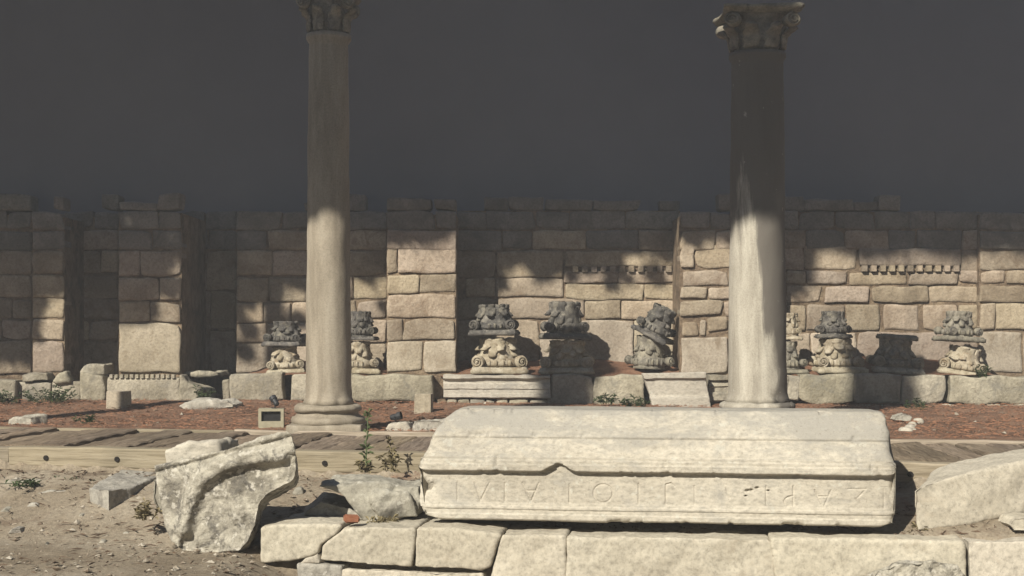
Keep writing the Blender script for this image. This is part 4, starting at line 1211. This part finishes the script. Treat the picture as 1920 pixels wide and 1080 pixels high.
for _ in range(60):
    px = rr.uniform(-140, 215); py = rr.uniform(560, 672); rp = rr.uniform(18, 28)
    X, Z = pxs(px, py); clumps.append((X, Z, rp * DR / F, 1))
for px, py, rp in ((1010,500,34),(1040,490,30),(1100,498,28),(1146,536,16),(1150,510,24),(1230,515,26),(950,480,30),(905,470,20),(1180,525,14),(1075,520,16),
                   (735,500,26),(770,530,22),(690,510,30),(640,540,22),(590,560,20),(720,575,14),(560,600,24),(520,610,26),(470,620,26),(460,660,22),
                   (250,640,13),(300,625,12),(280,650,10),(320,660,15),(325,630,12),(240,615,12),(150,650,40),(180,665,26),(130,620,34),(60,640,36),(20,650,40),(60,670,30),(205,640,20),(190,620,26),(100,600,30),(40,600,30),(350,640,30),(380,650,28),(420,640,30),(395,600,34)):
    X, Z = pxs(px, py); clumps.append((X, Z, rp * DR / F, 1))
# hanging boughs added in the sun's path to shade both upper shafts
def shade_bough(px_top, Dc, z_lo, z_hi, half, n, seed):
    rr = random.Random(seed); xc = P(px_top, 400, Dc).x; out = []
    for _ in range(n):
        z = z_lo + (z_hi - z_lo) * rr.random() ** .85; x = xc + rr.uniform(-half, half) * (1.0 if z < z_hi - .55 else 1.5)
        d = YR - Dc; out.append((x + .62 * d, z - .84 * d, rr.uniform(.13, .17)))
    return out
BO1 = shade_bough(616, C1D, 2.06, 4.36, .24, 330, 1); BO2 = shade_bough(1420, C2D, 2.04, 4.2, .31, 380, 2)

ico = bmesh.new(); bmesh.ops.create_icosphere(ico, subdivisions=1, radius=1)
IV = np.array([v.co[:] for v in ico.verts]); IF = [[v.index for v in f.verts] for f in ico.faces]; ico.free()
def crown_mesh(name, cl):
    V = []; Fc = []; rr = random.Random(99); n0 = 0
    for c, rad in cl:
        c = np.array(c)
        v = IV * rad * np.array([.86, .86, .7]) * (1 + np.array([rr.uniform(-.28, .28) for _ in range(len(IV))]))[:, None] + c
        V.append(v); Fc += [[a + n0 for a in f] for f in IF]; n0 += len(IV)
        k = 34
        d = np.array([[rr.gauss(0, 1) for _ in range(3)] for _ in range(k)]); d /= np.linalg.norm(d, axis=1)[:, None]
        b = c + d * rad * np.array([rr.uniform(.3, .6) for _ in range(k)])[:, None]
        L = rad * np.array([rr.uniform(.35, .75) for _ in range(k)])[:, None]
        dd = d + np.array([[rr.gauss(0, .5) for _ in range(3)] for _ in range(k)]); dd /= np.linalg.norm(dd, axis=1)[:, None]
        sd = np.cross(dd, np.array([[rr.gauss(0, 1) for _ in range(3)] for _ in range(k)])); sd /= np.linalg.norm(sd, axis=1)[:, None] + 1e-6
        tri = np.stack([b - sd * .022, b + sd * .022, b + dd * L + sd * .012, b + dd * L - sd * .012], 1).reshape(-1, 3)
        V.append(tri); Fc += [[n0 + 4*i, n0 + 4*i + 1, n0 + 4*i + 2, n0 + 4*i + 3] for i in range(k)]; n0 += 4 * k
    return mesh_np(name, np.concatenate(V), Fc)
TREES = [(-9.9, 11.3, 'umbrella pine furthest left beyond the picture, crown dappling the left end of the wall'),
         (-3.25, 11.8, 'umbrella pine beyond the left picture edge, crown shading the middle of the wall'),
         (11.0, 8.9, 'added umbrella pine beyond the right picture edge, crown shading the right part of the wall')]
sets = [[], [], []]; rr = random.Random(77)
for X, Z, r_, _ in clumps:
    k = 0 if X < -6.4 + rr.uniform(-1, 1) else (1 if X < 2.8 + rr.uniform(-1, 1) else 2)
    y = (11.3, 11.3, 9.6)[k] + rr.uniform(-1.5, 1.5)
    sets[k].append((sunpt(X, Z, y), r_))
BY = (None, 6.2, 5.4)          # depth of the two added shade boughs
for X, Z, r_ in BO1: sets[1].append((sunpt(X, Z, BY[1] + rr.uniform(-.35, .35)), r_))
for X, Z, r_ in BO2: sets[2].append((sunpt(X, Z, BY[2] + rr.uniform(-.35, .35)), r_))
for ti, ((X, y, lab), st) in enumerate(zip(TREES, sets)):
    top = sunpt(X, 6.5, y); gx = top.x; gz = Hs(gx, y)
    t = thing('unseen_pine', (gx, y, gz), lab, 'tree', 'pines outside the picture')
    L = Vector((gx, y, gz))
    m = MB(); pts = []; n = 14
    for i in range(n + 1):
        u = i / n; pts.append(Vector((gx + .12 * math.sin(u * 5), y + .1 * math.sin(u * 4 + 1), gz - .1 + (top.z - gz) * u)) - L)
    m.tube(pts, [(.17 if ti == 1 else .26) * (1 - .5 * i / n) for i in range(n + 1)], 14); m.build('trunk', M['bark'], t, sm=True)
    me = crown_mesh('crown', [(np.array(p - L), r_) for p, r_ in st]); link('crown', me, M['pine'], t)
    rr2 = random.Random(int(X * 10)); big = sorted(st, key=lambda q: -q[1])[:14]
    for p, r_ in big:
        a = pts[n - rr2.randrange(0, 3)]; b = p - L
        if b.z < a.z - 2.5: continue
        mid = a.lerp(b, .5) + Vector((0, 0, .5))
        MB().tube([a, a.lerp(mid, .6), mid, b], [.09, .08, .06, .03], 8).build('limb', M['bark'], t)
    if ti:
        BO = (None, BO1, BO2)[ti]; yb = BY[ti]
        cx_ = sum(q[0] for q in BO) / len(BO); zt = max(q[1] for q in BO); zb = min(q[1] for q in BO)
        a = pts[n - 2]; b = sunpt(cx_, 2.6, yb) - L; c_ = sunpt(cx_, zt - .2, yb) - L; e_ = sunpt(cx_, zb + .2, yb) - L
        MB().tube([a, a.lerp(b, .5) + Vector((0, 0, .6)), b, c_, e_], [.09, .06, .03, .018, .01], 8).build('limb', M['bark'], t)

litter('needle_litter', 14000, samp_back, 'needle_bits', 'dry red-brown needles strewn on the red litter of the terrace', 22)

# unseen grove added to block sky light and shade ground out of view
rr = random.Random(5); gc = []
for _ in range(420):
    while True:
        q = Vector((rr.uniform(-1, 1), rr.uniform(-1, 1), rr.uniform(-1, 1)))
        if q.length < 1: break
    gc.append((np.array((q.x * 5.0, q.y * 5.0, 9.0 + q.z * 4.6)), rr.uniform(.6, 1.0)))
gm = crown_mesh('crown', gc); gm.materials.append(M['pine'])
tm = MB().tube([(0, 0, -.3), (.1, .05, 3), (.0, .1, 6), (.1, 0, 9)], [.34, .28, .22, .14], 14).mesh('trunk'); tm.materials.append(M['bark'])
GROVE = [(4.5, -4.5, 1, 'added round crowned pine close behind the photographer'), (11.5, -1.0, 1, 'added round crowned pine right of the photographer'),
         (13.5, 7.5, 1, 'added round crowned pine beyond the right picture edge, in front of the boardwalk'), (-2.0, -13.0, 1, 'added round crowned pine far behind the photographer'),
         (9.0, -12.0, 1, 'added round crowned pine far behind the photographer on the right'), (19.0, 3.0, 1, 'added outermost round crowned pine on the right'),
         (-9.5, -5.0, .64, 'added small round pine behind the photographer on the left'), (-14.5, -2.5, .62, 'added small round pine far left of the photographer'),
         (-5.5, -8.5, .66, 'added small round pine behind the photographer, nearest on the left'), (-21.0, 3.0, .9, 'added outermost round crowned pine on the left'), (1.0, -8.5, .75, 'added small round pine straight behind the photographer'),
         (-19, -8, .7, 'added small round pine furthest back on the left'), (21, 12, 1, 'added round crowned pine near the right end of the wall'), (-23, 13, 1, 'added round crowned pine near the left end of the wall')]
for x_, y_, k_, lab in GROVE:
    t = thing('unseen_pine', (x_, y_, Hs(x_, y_)), lab, 'tree', 'pines outside the picture', (0, 0, rr.uniform(0, 6)))
    t.scale = (k_, k_, k_)
    link('trunk', tm, None, t); link('crown', gm, None, t)

# ------------------------------------------------------------------ haze veil added to lift the blacks
hz_ = MB().box(-165, -165, -2.0, 165, 165, 19.0).build('haze', None)
hm_ = bpy.data.materials.new('fade_veil'); hm_.use_nodes = True
hm_.node_tree.nodes.clear()
pv = hm_.node_tree.nodes.new('ShaderNodeVolumePrincipled'); mo = hm_.node_tree.nodes.new('ShaderNodeOutputMaterial')
pv.inputs['Color'].default_value = (.93, .95, 1.0, 1); pv.inputs['Density'].default_value = HAZE
hm_.node_tree.links.new(pv.outputs[0], mo.inputs['Volume'])
hz_.data.materials.append(hm_)
tag(hz_, 'thin pale haze added over the whole site to lift the dark tones', 'haze', kind='stuff')
